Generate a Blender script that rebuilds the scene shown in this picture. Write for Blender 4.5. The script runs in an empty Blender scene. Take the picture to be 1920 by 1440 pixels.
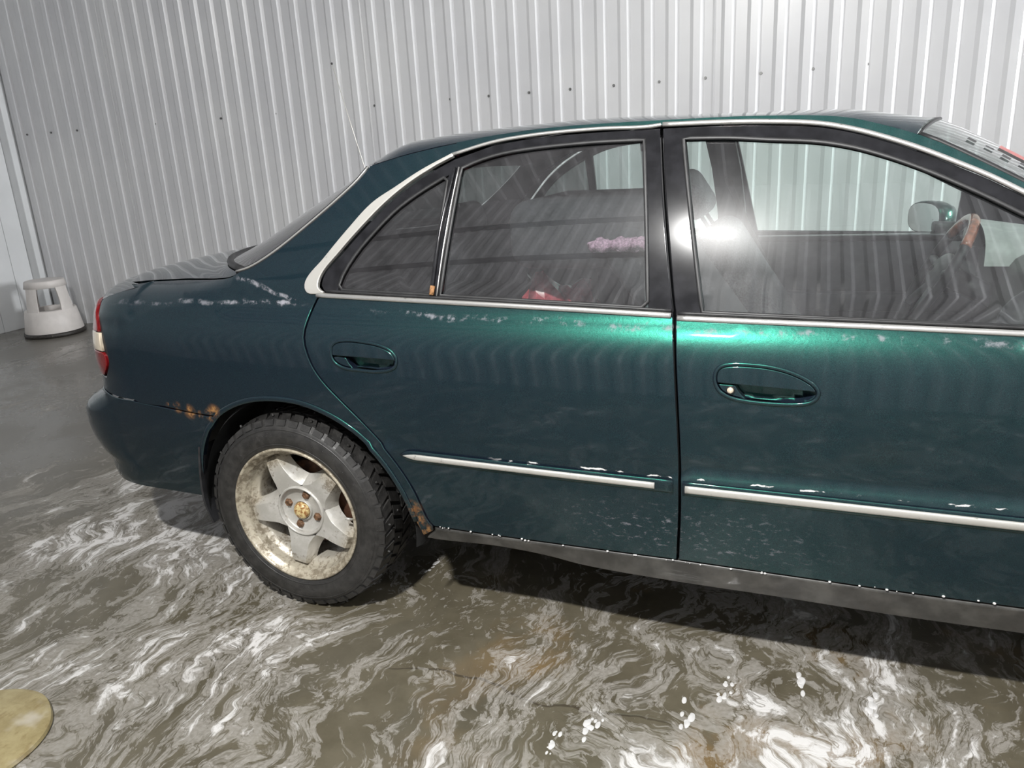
import bpy, bmesh, math, random
import numpy as np
from mathutils import Vector, Matrix, noise
from mathutils.geometry import delaunay_2d_cdt
random.seed(4)
sc = bpy.context.scene
COL = sc.collection
PI = math.pi

# ------------------------------------------------------------------ camera, light, exposure
cd = bpy.data.cameras.new('camera'); cam = bpy.data.objects.new('camera', cd); COL.objects.link(cam)
sc.camera = cam
cd.sensor_fit = 'HORIZONTAL'; cd.sensor_width = 36.0; cd.lens = 36.0 * 1452.1 / 1920
cd.clip_start = 0.05
yaw, pitch, roll = math.radians(22.029), math.radians(16.981), math.radians(-3.2844)
fw = Vector((-math.sin(yaw) * math.cos(pitch), math.cos(yaw) * math.cos(pitch), -math.sin(pitch)))
rt = Vector((math.cos(yaw), math.sin(yaw), 0)); up = rt.cross(fw)
r2 = rt * math.cos(roll) + up * math.sin(roll); u2 = up * math.cos(roll) - rt * math.sin(roll)
mw = Matrix.Identity(4)
for i in range(3):
    mw[i][0] = r2[i]; mw[i][1] = u2[i]; mw[i][2] = -fw[i]
mw[0][3], mw[1][3], mw[2][3] = 1.3488, -1.6292, 1.2667
cam.matrix_world = mw

w = bpy.data.worlds.new('bay_world'); sc.world = w; w.use_nodes = True
w.node_tree.nodes['Background'].inputs[0].default_value = (0.75, 0.8, 0.86, 1)
w.node_tree.nodes['Background'].inputs[1].default_value = 0.25

def lamp(name, loc, target, sx, sy, power, color=(1, 0.985, 0.95), spread=180):
    l = bpy.data.lights.new(name, 'AREA'); l.shape = 'RECTANGLE'; l.size = sx; l.size_y = sy
    l.energy = power; l.color = color; l.spread = math.radians(spread)
    o = bpy.data.objects.new(name, l); COL.objects.link(o); o.location = loc
    o.rotation_euler = (Vector(target) - Vector(loc)).to_track_quat('-Z', 'Y').to_euler()
    return o
lamp('floodlight', (0.74, -2.42, 3.38), (1.25, 0.6, 0.4), 0.22, 0.10, 134, (1, 0.99, 0.965), spread=135)
lamp('rib_graze_fill', (4.6, -2.05, 3.9), (-1.0, -2.75, 2.9), 0.5, 0.14, 60, (0.95, 0.97, 1.0))  # added unseen fill: grazes the front wall ribs so they show in the glass
lamp('bay_door_daylight', (8.6, 2.6, 2.0), (-4.5, 2.8, 1.0), 0.8, 1.5, 560, (0.96, 0.98, 1.0))
sc.view_settings.view_transform = 'Standard'; sc.view_settings.look = 'None'
sc.view_settings.gamma = 1.0; sc.view_settings.use_curve_mapping = False
sc.view_settings.exposure = 0.0

# ------------------------------------------------------------------ node helpers
class NT:
    def __init__(s, name):
        s.m = bpy.data.materials.new(name); s.m.use_nodes = True
        s.t = s.m.node_tree; s.t.nodes.clear()
        s.out = s.n('ShaderNodeOutputMaterial')
    def n(s, typ, **kw):
        n = s.t.nodes.new(typ)
        for k, v in kw.items(): setattr(n, k, v)
        return n
    def link(s, a, b): s.t.links.new(a, b)
    def put(s, inp, v):
        if hasattr(v, 'is_linked') or isinstance(v, bpy.types.NodeSocket): s.link(v, inp)
        else: inp.default_value = v
    def math(s, op, a, b=0.0, c=None, clamp=False):
        n = s.n('ShaderNodeMath', operation=op, use_clamp=clamp)
        s.put(n.inputs[0], a); s.put(n.inputs[1], b)
        if c is not None: s.put(n.inputs[2], c)
        return n.outputs[0]
    def pos(s): return s.n('ShaderNodeNewGeometry').outputs['Position']
    def xyz(s, v):
        n = s.n('ShaderNodeSeparateXYZ'); s.link(v, n.inputs[0]); return n.outputs
    def comb(s, x, y, z):
        n = s.n('ShaderNodeCombineXYZ')
        for i, v in enumerate((x, y, z)): s.put(n.inputs[i], v)
        return n.outputs[0]
    def vmath(s, op, a, b):
        n = s.n('ShaderNodeVectorMath', operation=op); s.put(n.inputs[0], a); s.put(n.inputs[1], b); return n
    def noise(s, vec, scale, detail=3, rough=0.5, dist=0.0):
        n = s.n('ShaderNodeTexNoise'); s.link(vec, n.inputs['Vector'])
        n.inputs['Scale'].default_value = scale; n.inputs['Detail'].default_value = detail
        n.inputs['Roughness'].default_value = rough; n.inputs['Distortion'].default_value = dist
        return n.outputs['Fac']
    def noisec(s, vec, scale, detail=2):
        n = s.n('ShaderNodeTexNoise'); s.link(vec, n.inputs['Vector'])
        n.inputs['Scale'].default_value = scale; n.inputs['Detail'].default_value = detail
        return n.outputs['Color']
    def ss(s, v, a, b, lo=0.0, hi=1.0):
        n = s.n('ShaderNodeMapRange', interpolation_type='SMOOTHSTEP')
        s.put(n.inputs[0], v); n.inputs[1].default_value = a; n.inputs[2].default_value = b
        n.inputs[3].default_value = lo; n.inputs[4].default_value = hi
        return n.outputs[0]
    def mix(s, f, a, b):
        n = s.n('ShaderNodeMix', data_type='RGBA'); s.put(n.inputs[0], f)
        for i, v in ((6, a), (7, b)):
            if isinstance(v, tuple): n.inputs[i].default_value = (*v, 1) if len(v) == 3 else v
            else: s.link(v, n.inputs[i])
        return n.outputs[2]
    def bump(s, h, strength=0.3, dist=0.01, normal=None):
        n = s.n('ShaderNodeBump'); s.link(h, n.inputs['Height'])
        s.put(n.inputs['Strength'], strength); n.inputs['Distance'].default_value = dist
        if normal is not None: s.link(normal, n.inputs['Normal'])
        return n.outputs[0]
    def bsdf(s, color, rough=0.5, metal=0.0, coat=0.0, coat_rough=0.03, normal=None, spec=0.5, coat_normal=None, emit=None, trans=0.0):
        b = s.n('ShaderNodeBsdfPrincipled'); b.inputs['Coat IOR'].default_value = 1.43
        for k, v in (('Base Color', color), ('Roughness', rough), ('Metallic', metal), ('Coat Weight', coat),
                     ('Coat Roughness', coat_rough), ('Specular IOR Level', spec), ('Transmission Weight', trans)):
            if isinstance(v, tuple): b.inputs[k].default_value = (*v, 1)
            else: s.put(b.inputs[k], v)
        if normal is not None: s.link(normal, b.inputs['Normal'])
        if coat_normal is not None: s.link(coat_normal, b.inputs['Coat Normal'])
        s.link(b.outputs[0], s.out.inputs[0]); return b

def plain(name, color, rough=0.5, metal=0.0, coat=0.0, var=0.12, scale=30.0, bump=0.0, spec=0.5):
    t = NT(name); p = t.pos(); f = t.noise(p, scale, 4, 0.6)
    c = t.mix(t.ss(f, 0.35, 0.7), tuple(x * (1 - var) for x in color), tuple(min(1, x * (1 + var)) for x in color))
    t.bsdf(c, rough, metal, coat, normal=t.bump(f, bump, 0.004) if bump else None, spec=spec)
    return t.m

# ------------------------------------------------------------------ materials
def mat_wall():
    t = NT('white_painted_steel'); p = t.pos(); f = t.noise(p, 1.3, 3, 0.6); g = t.noise(p, 60, 2)
    c = t.mix(t.ss(f, 0.35, 0.7), (0.66, 0.66, 0.675), (0.72, 0.72, 0.725))
    x, y, z = t.xyz(p)
    low = t.ss(z, 0.0, 0.5, 0.35, 0.0)
    c = t.mix(t.math('MULTIPLY', low, t.ss(t.noise(p, 9, 4), 0.4, 0.7)), c, (0.42, 0.41, 0.39))
    t.bsdf(c, 0.32, 0.0, spec=0.5, normal=t.bump(t.noise(p, 3.0, 2), 0.08, 0.01))
    return t.m
def mat_floor():
    t = NT('wet_soapy_concrete'); p = t.pos(); x, y, z = t.xyz(p)
    big = t.noise(p, 1.1, 3, 0.55)
    # slow warp, then noise stretched along the run of the water (across the bay)
    wv = t.noisec(p, 1.6, 2); wx, wy, wz = t.xyz(wv)
    fx = t.math('ADD', x, t.math('MULTIPLY', t.math('SUBTRACT', wx, 0.5), 0.55))
    fy = t.math('ADD', y, t.math('MULTIPLY', t.math('SUBTRACT', wy, 0.5), 0.55))
    wv2 = t.noisec(p, 9.0, 2); ax, ay, az = t.xyz(wv2)
    fx = t.math('ADD', fx, t.math('MULTIPLY', t.math('SUBTRACT', ax, 0.5), 0.10))
    fy = t.math('ADD', fy, t.math('MULTIPLY', t.math('SUBTRACT', ay, 0.5), 0.10))
    st = t.comb(fx, t.math('MULTIPLY', fy, 0.34), 0.0)
    st2 = t.comb(fx, t.math('MULTIPLY', fy, 0.5), 3.0)
    a = t.noise(st, 8.0, 7, 0.68); b = t.noise(st2, 24.0, 6, 0.66, 0.8); c3 = t.noise(p, 90.0, 3, 0.6)
    n2 = t.noise(t.comb(fx, t.math('MULTIPLY', fy, 0.30), 7.0), 13.0, 5, 0.62, 0.5)
    lines = t.ss(t.math('ABSOLUTE', t.math('SUBTRACT', n2, 0.5)), 0.004, 0.022, 1.0, 0.0)
    n4 = t.noise(t.comb(fx, t.math('MULTIPLY', fy, 0.38), 11.0), 30.0, 4, 0.6, 0.4)
    lines2 = t.ss(t.math('ABSOLUTE', t.math('SUBTRACT', n4, 0.5)), 0.004, 0.03, 1.0, 0.0)
    # where soap lies: around the car, thinner to the middle front
    area = t.math('MULTIPLY', t.ss(x, -2.1, -1.1), t.ss(y, 1.15, 0.6))
    cl = t.vmath('DISTANCE', p, (0.36, -0.28, 0.0)).outputs[1]
    clear = t.ss(cl, 0.10, 0.50, 0.075, 0.0)
    amt = t.math('ADD', t.ss(big, 0.32, 0.68, -0.06, 0.07), t.math('MULTIPLY', t.math('SUBTRACT', area, 1.0), 0.13))
    amt = t.math('ADD', t.math('SUBTRACT', amt, clear), t.ss(x, 0.2, -0.5, 0.0, 0.035))
    lvl = t.math('ADD', t.math('ADD', t.math('MULTIPLY', a, 0.62), t.math('MULTIPLY', b, 0.38)), amt)
    film = t.ss(lvl, 0.485, 0.520)
    film = t.math('MULTIPLY', film, t.math('SUBTRACT', 1.0, t.math('MULTIPLY', lines, 0.85)))
    film = t.math('MULTIPLY', film, t.math('SUBTRACT', 1.0, t.math('MULTIPLY', lines2, 0.5)))
    flecks = t.math('MULTIPLY', t.ss(t.noise(st2, 46.0, 4, 0.6, 0.6), 0.585, 0.625), t.ss(lvl, 0.36, 0.46))
    film = t.math('MAXIMUM', film, t.math('MULTIPLY', flecks, 0.8))
    thick = t.math('MULTIPLY', t.ss(t.math('ADD', lvl, t.math('MULTIPLY', t.math('SUBTRACT', c3, 0.5), 0.03)), 0.562, 0.64), t.math('SUBTRACT', 1.0, t.math('MULTIPLY', lines, 0.6)))
    conc = t.mix(t.ss(t.noise(p, 5, 5, 0.65), 0.3, 0.7), (0.080, 0.069, 0.046), (0.125, 0.110, 0.078))
    rustm = t.math('MULTIPLY', t.ss(t.noise(p, 2.3, 4, 0.65), 0.52, 0.68), t.ss(x, 0.3, 0.9))
    conc = t.mix(t.math('MULTIPLY', rustm, 0.75), conc, (0.20, 0.125, 0.05))
    dk = t.ss(t.noise(st, 5.0, 4), 0.5, 0.7)
    conc = t.mix(t.math('MULTIPLY', dk, 0.4), conc, (0.075, 0.068, 0.052))
    crack = t.ss(t.math('ABSOLUTE', t.math('SUBTRACT', t.math('ADD', y, t.math('MULTIPLY', t.math('SUBTRACT', t.noise(p, 3.5, 4), 0.5), 0.16)),
                 t.math('ADD', t.math('MULTIPLY', x, -0.02), -0.155))), 0.0015, 0.006, 1.0, 0.0)
    crack = t.math('MULTIPLY', crack, t.math('MULTIPLY', t.ss(x, 0.3, 0.45), t.ss(x, 1.2, 1.0)))
    conc = t.mix(t.math('MULTIPLY', crack, 0.8), conc, (0.05, 0.04, 0.028))
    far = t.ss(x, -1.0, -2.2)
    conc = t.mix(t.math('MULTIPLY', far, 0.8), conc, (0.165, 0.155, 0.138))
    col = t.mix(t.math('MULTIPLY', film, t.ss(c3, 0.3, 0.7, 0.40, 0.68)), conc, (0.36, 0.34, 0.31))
    col = t.mix(thick, col, (0.60, 0.585, 0.57))
    wetf = t.ss(t.noise(p, 2.0, 3), 0.35, 0.6)
    rough = t.math('ADD', t.math('MULTIPLY', wetf, 0.2), 0.14)
    rough = t.math('ADD', rough, t.math('MULTIPLY', film, 0.28))
    rough = t.math('ADD', rough, t.math('MULTIPLY', thick, 0.3))
    h = t.math('ADD', t.math('MULTIPLY', film, 0.35), t.math('MULTIPLY', thick, 0.9))
    h = t.math('ADD', h, t.math('MULTIPLY', t.noise(p, 130, 3), 0.10))
    h = t.math('SUBTRACT', h, t.math('MULTIPLY', crack, 0.6))
    t.bsdf(col, rough, 0.0, normal=t.bump(h, 0.22, 0.010), spec=0.5)
    return t.m
RUST = [((-0.235, 0.0, 0.592), 0.030), ((-0.252, 0.0, 0.580), 0.026), ((-0.33, 0.0, 0.583), 0.030), ((-0.375, 0.0, 0.592), 0.024), ((-0.41, 0.0, 0.592), 0.018), ((-0.29, 0.0, 0.578), 0.016), ((0.388, 0.0, 0.368), 0.034), ((0.397, 0.0, 0.335), 0.032), ((0.412, 0.02, 0.305), 0.035)]
def spots(t, p, pts, k=0.5):
    m = None
    for c, r in pts:
        q = t.vmath('SUBTRACT', p, c).outputs[0]; q = t.vmath('MULTIPLY', q, (1, 0.4, 1)).outputs[0]
        d = t.vmath('LENGTH', q, (0, 0, 0)).outputs[1]
        v = t.ss(d, r * 0.25, r, 1.0, 0.0)
        m = v if m is None else t.math('MAXIMUM', m, v)
    return m
def mat_paint(name, base=(0.0085, 0.0105, 0.022), soap=True):
    t = NT(name); p = t.pos(); x, y, z = t.xyz(p)
    n1 = t.noise(p, 34, 5, 0.7); n2 = t.noise(p, 110, 3, 0.6)
    fl = t.noise(p, 900, 1)
    col = t.mix(t.ss(fl, 0.35, 0.7), tuple(c * 0.75 for c in base), tuple(c * 1.35 for c in base))
    near = t.ss(y, 0.5, 0.4)
    rust = t.math('MULTIPLY', spots(t, p, RUST), t.ss(n1, 0.40, 0.56)); rust = t.math('MULTIPLY', rust, near)
    col = t.mix(rust, col, t.mix(t.ss(n2, 0.4, 0.65), (0.13, 0.065, 0.03), (0.28, 0.15, 0.06)))
    # soap drying on the shoulder; wet glints low on the doors painted in pale
    wob = t.math('MULTIPLY', t.math('SUBTRACT', t.noise(p, 7, 4, 0.65), 0.5), 0.05)
    zs = t.math('SUBTRACT', z, wob)
    l1 = t.math('MULTIPLY', t.ss(t.math('ABSOLUTE', t.math('SUBTRACT', zs, t.math('ADD', 0.905, t.math('MULTIPLY', x, 0.02)))), 0.002, 0.008, 1.0, 0.0), t.ss(x, -0.66, -0.5))
    l1 = t.math('MULTIPLY', t.math('MULTIPLY', l1, t.ss(x, 0.12, 0.04)), t.ss(x, -0.35, -0.02, 0.45, 1.0))
    l2 = t.math('MULTIPLY', t.ss(t.math('ABSOLUTE', t.math('SUBTRACT', t.math('ADD', zs, t.math('MULTIPLY', x, 0.02)), 0.896)), 0.002, 0.010, 1.0, 0.0), t.ss(x, 0.25, 0.4))
    l3 = t.math('MULTIPLY', t.ss(t.math('ABSOLUTE', t.math('SUBTRACT', t.math('ADD', zs, t.math('MULTIPLY', x, 0.27)), 0.930)), 0.002, 0.008, 1.0, 0.0), t.math('MULTIPLY', t.ss(x, -0.15, -0.12), t.ss(x, 0.10, 0.06)))
    l1 = t.math('MAXIMUM', l1, t.math('MULTIPLY', l3, 0.8))
    sc_ = t.math('MULTIPLY', t.ss(t.math('ABSOLUTE', t.math('SUBTRACT', t.math('ADD', z, t.math('MULTIPLY', t.math('SUBTRACT', t.noise(p, 45, 3), 0.5), 0.012)), t.math('ADD', 0.5425, t.math('MULTIPLY', x, -0.002)))), 0.0008, 0.0028, 1.0, 0.0), t.ss(t.noise(t.comb(x, 0, t.math('MULTIPLY', z, 2.0)), 13, 4, 0.6), 0.52, 0.56))
    glint = t.math('MULTIPLY', t.ss(z, 0.32, 0.37), t.ss(z, 0.50, 0.42))
    glint = t.math('MULTIPLY', glint, t.math('MULTIPLY', t.ss(x, 0.7, 1.02), t.ss(x, 1.55, 1.15)))
    glint_n = t.ss(t.noise(t.comb(x, 0, t.math('MULTIPLY', z, 2.2)), 42, 5, 0.75), 0.53, 0.68)
    grime = t.math('MULTIPLY', t.ss(z, 0.62, 0.38), t.ss(t.noise(p, 4, 5, 0.65), 0.45, 0.75))
    col = t.mix(t.math('MULTIPLY', grime, 0.06), col, (0.10, 0.095, 0.085))
    foam = t.math('MAXIMUM', t.math('MULTIPLY', l1, t.ss(n1, 0.44, 0.62)), t.math('MULTIPLY', l2, t.math('MULTIPLY', t.ss(n1, 0.5, 0.66), 0.7)))
    foam = t.math('MULTIPLY', t.math('MAXIMUM', foam, t.math('MULTIPLY', glint, t.math('MULTIPLY', glint_n, 0.6))), near)  # foam mask also carries the painted glints of the wet lower doors
    scr = t.math('MULTIPLY', t.math('MULTIPLY', sc_, near), t.math('MULTIPLY', t.ss(x, 0.6, 0.72), t.ss(x, 2.0, 1.9, 0.0, 0.9)))
    if soap:
        col = t.mix(t.math('MULTIPLY', foam, 0.6), col, (0.42, 0.43, 0.46))
        col = t.mix(scr, col, (0.75, 0.75, 0.73))
    flat = t.math('MAXIMUM', rust, t.math('MAXIMUM', foam, scr))
    metal = t.math('MULTIPLY', t.math('SUBTRACT', 1.0, flat), 0.62)
    coat = t.math('SUBTRACT', 1.0, flat)
    wet = t.math('ADD', t.math('MULTIPLY', t.noise(p, 6, 3), 0.25), t.math('MULTIPLY', glint, t.math('MULTIPLY', n1, 1.6)))
    bn = t.bump(t.math('MAXIMUM', n2, flat), 0.05, 0.004); cn = t.bump(wet, 0.12, 0.01)
    b1 = t.bsdf(col, t.math('ADD', 0.5, t.math('MULTIPLY', flat, 0.25)), 0.0, coat, 0.03, spec=0.05, coat_normal=cn, normal=bn)
    fc = t.mix(t.ss(fl, 0.35, 0.7), (0.012, 0.105, 0.072), (0.03, 0.21, 0.15))
    b2 = t.bsdf(fc, 0.34, 1.0, coat, 0.03, coat_normal=cn, normal=bn)
    m = t.n('ShaderNodeMixShader'); t.put(m.inputs[0], t.math('MULTIPLY', t.math('SUBTRACT', 1.0, flat), 0.27))
    t.link(b1.outputs[0], m.inputs[1]); t.link(b2.outputs[0], m.inputs[2]); t.link(m.outputs[0], t.out.inputs[0])
    return t.m
def mat_glass(name, tint, base=0.055, gain=0.95, dust=0.04):
    t = NT(name)
    lw = t.n('ShaderNodeLayerWeight'); lw.inputs['Blend'].default_value = 0.5
    f = t.math('ADD', t.math('MULTIPLY', t.math('POWER', lw.outputs['Facing'], 4.0), gain), base, clamp=True)
    tr = t.n('ShaderNodeBsdfTransparent'); tr.inputs[0].default_value = (*tint, 1)
    gl = t.n('ShaderNodeBsdfGlossy'); gl.inputs['Roughness'].default_value = 0.01
    gl.inputs[0].default_value = (1, 1, 1, 1)
    m = t.n('ShaderNodeMixShader'); t.link(f, m.inputs[0]); t.link(tr.outputs[0], m.inputs[1]); t.link(gl.outputs[0], m.inputs[2])
    df = t.n('ShaderNodeBsdfDiffuse'); df.inputs[0].default_value = (0.66, 0.64, 0.68, 1)
    m2 = t.n('ShaderNodeMixShader'); p = t.pos(); t.put(m2.inputs[0], t.ss(t.noise(p, 7, 5, 0.65), 0.3, 0.75, dust * 0.6, dust * 1.5))
    g2 = t.n('ShaderNodeBsdfGlossy'); g2.inputs['Roughness'].default_value = 0.24; g2.inputs[0].default_value = (1, 1, 1, 1)
    m3 = t.n('ShaderNodeMixShader'); m3.inputs[0].default_value = 0.006
    t.link(m.outputs[0], m3.inputs[1]); t.link(g2.outputs[0], m3.inputs[2])
    t.link(m3.outputs[0], m2.inputs[1]); t.link(df.outputs[0], m2.inputs[2])
    t.link(m2.outputs[0], t.out.inputs[0]); return t.m
def mat_alloy():
    t = NT('dirty_painted_alloy'); p = t.pos()
    n = t.noise(p, 22, 6, 0.7); n2 = t.noise(p, 75, 4, 0.7)
    q = t.vmath('SUBTRACT', p, (0, 0.04, 0.29)).outputs[0]; qx, qy, qz = t.xyz(q)
    r = t.math('SQRT', t.math('ADD', t.math('MULTIPLY', qx, qx), t.math('MULTIPLY', qz, qz)))
    edge = t.math('MULTIPLY', t.ss(r, 0.10, 0.19), 0.10)
    dirt = t.ss(t.math('ADD', t.math('ADD', t.math('MULTIPLY', n, 0.5), t.math('MULTIPLY', n2, 0.5)), edge), 0.54, 0.68)
    col = t.mix(t.ss(n, 0.35, 0.7), (0.40, 0.385, 0.35), (0.50, 0.485, 0.455))
    col = t.mix(t.math('MULTIPLY', t.ss(r, 0.13, 0.19), 0.55), col, (0.44, 0.37, 0.24))
    col = t.mix(t.math('MULTIPLY', dirt, 0.8), col, (0.13, 0.10, 0.06))
    t.bsdf(col, t.math('ADD', 0.34, t.math('MULTIPLY', dirt, 0.4)), 0.25, 0.3, 0.15, normal=t.bump(n2, 0.15, 0.003))
    return t.m
def mat_tyre():
    t = NT('wet_black_rubber'); p = t.pos(); n = t.noise(p, 40, 4, 0.65); n2 = t.noise(p, 260, 2)
    col = t.mix(t.ss(n, 0.35, 0.7), (0.013, 0.0125, 0.012), (0.030, 0.0285, 0.027))
    drops = t.ss(n2, 0.66, 0.74)
    t.bsdf(col, t.math('SUBTRACT', 0.46, t.math('MULTIPLY', drops, 0.3)), 0.0, normal=t.bump(drops, 0.5, 0.002), spec=0.6)
    return t.m
def mat_cap():
    t = NT('rusty_cream_cap'); p = t.pos(); n = t.noise(p, 130, 4, 0.7)
    col = t.mix(t.ss(n, 0.46, 0.58), (0.62, 0.50, 0.25), (0.25, 0.10, 0.025)); t.bsdf(col, 0.4, 0.1); return t.m
def mat_disc():
    t = NT('yellowish_worn_stone'); p = t.pos(); x, y, z = t.xyz(p)
    n = t.noise(p, 22, 6, 0.7); s = t.noise(t.comb(x, t.math('MULTIPLY', y, 0.45), 0), 40, 5, 0.65); b = t.noise(p, 9, 3)
    col = t.mix(t.ss(n, 0.3, 0.7), (0.24, 0.19, 0.088), (0.34, 0.285, 0.15))
    col = t.mix(t.math('MULTIPLY', t.ss(s, 0.54, 0.66), 0.6), col, (0.2, 0.145, 0.06))
    col = t.mix(t.math('MULTIPLY', t.ss(b, 0.55, 0.70), 0.8), col, (0.46, 0.42, 0.35))
    t.bsdf(col, 0.35, normal=t.bump(s, 0.2, 0.004)); return t.m
def mat_chrome(name='worn_bright_trim', col=(0.60, 0.59, 0.57), rough=0.28, metal=0.8):
    t = NT(name); p = t.pos(); n = t.noise(p, 60, 5, 0.7)
    c = t.mix(t.ss(n, 0.62, 0.72), col, tuple(v * 0.5 for v in col))
    t.bsdf(c, rough, metal, normal=t.bump(n, 0.03, 0.002)); return t.m
def mat_lens(name, col):
    t = NT(name); p = t.pos(); n = t.n('ShaderNodeTexWave'); n.inputs['Scale'].default_value = 40
    t.link(p, n.inputs['Vector'])
    t.bsdf(t.mix(n.outputs['Fac'], col, tuple(c * 0.7 for c in col)), 0.25, 0.0, 1.0, 0.04); return t.m

M = {}
M['wall'] = mat_wall()
M['wall2'] = plain('white_smooth_panel', (0.70, 0.71, 0.715), 0.35, var=0.04, scale=2)
M['ceil'] = plain('white_ceiling_sheet', (0.60, 0.60, 0.61), 0.45, var=0.05, scale=2)
M['floor'] = mat_floor()
M['paint'] = mat_paint('dark_green_metallic_paint')
M['frame'] = plain('black_gloss_frame', (0.014, 0.014, 0.016), 0.12, var=0.3, scale=25, spec=0.3)
M['rubber'] = plain('black_rubber_seal', (0.014, 0.014, 0.015), 0.5, var=0.3)
M['plastic'] = plain('black_plastic', (0.022, 0.022, 0.024), 0.45, var=0.3)
M['dark'] = plain('dark_underbody', (0.010, 0.010, 0.010), 0.8, var=0.4)
M['sill'] = plain('grey_dirty_sill', (0.045, 0.043, 0.039), 0.38, coat=0.4, var=0.45, scale=14, bump=0.2)
M['chrome'] = mat_chrome()
M['silver'] = mat_chrome('satin_silver_strip', (0.55, 0.535, 0.50), 0.36, 0.5)
M['glass_s'] = mat_glass('clear_green_door_glass', (0.84, 0.92, 0.89), 0.085, dust=0.021)
M['glass_d'] = mat_glass('dusty_green_rear_glass', (0.70, 0.78, 0.76), 0.095, dust=0.030)
M['glass_t'] = mat_glass('dark_tinted_glass', (0.16, 0.18, 0.175), 0.085, dust=0.03)
M['alloy'] = mat_alloy(); M['tyre'] = mat_tyre(); M['cap'] = mat_cap()
M['nut'] = plain('rusty_brown_nut', (0.16, 0.085, 0.045), 0.5, 0.3, var=0.5, scale=120)
M['brake'] = plain('rusty_brake_disc', (0.10, 0.045, 0.025), 0.6, 0.3, var=0.5, scale=40)
M['red'] = mat_lens('red_lamp_lens', (0.20, 0.006, 0.008)); M['lampwhite'] = mat_lens('cream_reversing_lens', (0.72, 0.62, 0.48))
M['trimgrey'] = plain('charcoal_door_trim', (0.055, 0.055, 0.06), 0.6, var=0.2)
M['seat'] = plain('grey_woven_seat', (0.10, 0.10, 0.105), 0.9, var=0.35, scale=160, bump=0.2)
M['seatd'] = plain('dark_grey_rear_seat', (0.016, 0.015, 0.019), 0.9, var=0.35, scale=160, bump=0.2)
M['dash'] = plain('grey_green_dashboard', (0.06, 0.065, 0.06), 0.5, var=0.15, scale=60)
M['liner'] = plain('grey_headliner', (0.09, 0.09, 0.095), 0.9, var=0.1)
M['wood'] = plain('reddish_wood_rim', (0.26, 0.085, 0.045), 0.25, coat=1.0, var=0.35, scale=40)
M['pad'] = plain('grey_wheel_pad', (0.27, 0.28, 0.27), 0.45, var=0.1)
M['fluff'] = plain('mauve_fluff', (0.36, 0.20, 0.28), 0.95, var=0.4, scale=200)
M['bag'] = plain('red_plastic_film', (0.45, 0.07, 0.09), 0.22, coat=0.6, var=0.35, scale=30)
M['stool'] = plain('warm_white_stool_plastic', (0.66, 0.62, 0.59), 0.45, var=0.06, scale=8)
M['black'] = plain('dirty_black_ring', (0.03, 0.026, 0.022), 0.5, var=0.6, scale=90, bump=0.4)
M['disc'] = mat_disc()
M['foam'] = plain('white_soap_foam', (0.60, 0.59, 0.58), 0.5, var=0.08, scale=60, bump=0.2)
M['screw'] = plain('dull_screw_head', (0.20, 0.20, 0.195), 0.4, 0.6, var=0.4, scale=200)
M['stick_r'] = plain('red_sticker', (0.38, 0.06, 0.05), 0.3); M['stick_k'] = plain('black_print', (0.03, 0.03, 0.03), 0.5)
M['beam'] = plain('dark_steel_rail', (0.035, 0.035, 0.04), 0.5)

# ------------------------------------------------------------------ mesh helpers
RAW = {}
def mk(name, V, F, mat, parent=None, N=None, smooth=True, flip=False):
    me = bpy.data.meshes.new(name)
    V = [tuple(v) for v in V]; F = [tuple(f[::-1]) if flip else tuple(f) for f in F]
    me.from_pydata(V, [], F); me.materials.append(mat)
    if smooth:
        me.polygons.foreach_set('use_smooth', [True] * len(me.polygons))
    me.update()
    if N is not None:
        me.normals_split_custom_set_from_vertices([tuple(n) for n in N])
    o = bpy.data.objects.new(name, me); COL.objects.link(o)
    if parent is not None: o.parent = parent
    RAW[o.name] = (V, F, mat, N, smooth)
    return o
def tag(o, label=None, cat=None, group=None, kind=None):
    for k, v in (('label', label), ('category', cat), ('group', group), ('kind', kind)):
        if v: o[k] = v
    return o
def empty(name, loc=(0, 0, 0), parent=None):
    o = bpy.data.objects.new(name, None); COL.objects.link(o); o.location = loc
    o.empty_display_size = 0.1
    if parent is not None: o.parent = parent
    return o
def bm_obj(name, bm, mat, parent=None, smooth=True, angle=40):
    me = bpy.data.meshes.new(name); bmesh.ops.recalc_face_normals(bm, faces=bm.faces)
    bm.to_mesh(me); bm.free(); me.materials.append(mat)
    if smooth:
        me.polygons.foreach_set('use_smooth', [True] * len(me.polygons))
        me.update(); me.set_sharp_from_angle(angle=math.radians(angle))
    o = bpy.data.objects.new(name, me); COL.objects.link(o)
    if parent is not None: o.parent = parent
    return o
def box(bm, lo, hi, bev=0.0, mat=None, seg=2):
    r = bmesh.ops.create_cube(bm, size=1.0)
    c = [(a + b) / 2 for a, b in zip(lo, hi)]; s = [b - a for a, b in zip(lo, hi)]
    for v in r['verts']: v.co = Vector((v.co.x * s[0] + c[0], v.co.y * s[1] + c[1], v.co.z * s[2] + c[2]))
    if bev:
        es = list({e for v in r['verts'] for e in v.link_edges})
        r2_ = bmesh.ops.bevel(bm, geom=es, offset=bev, segments=seg, affect='EDGES', profile=0.5)
        return list({v for f in r2_['faces'] for v in f.verts} | {v for v in r['verts'] if v.is_valid})
    return r['verts']
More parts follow.
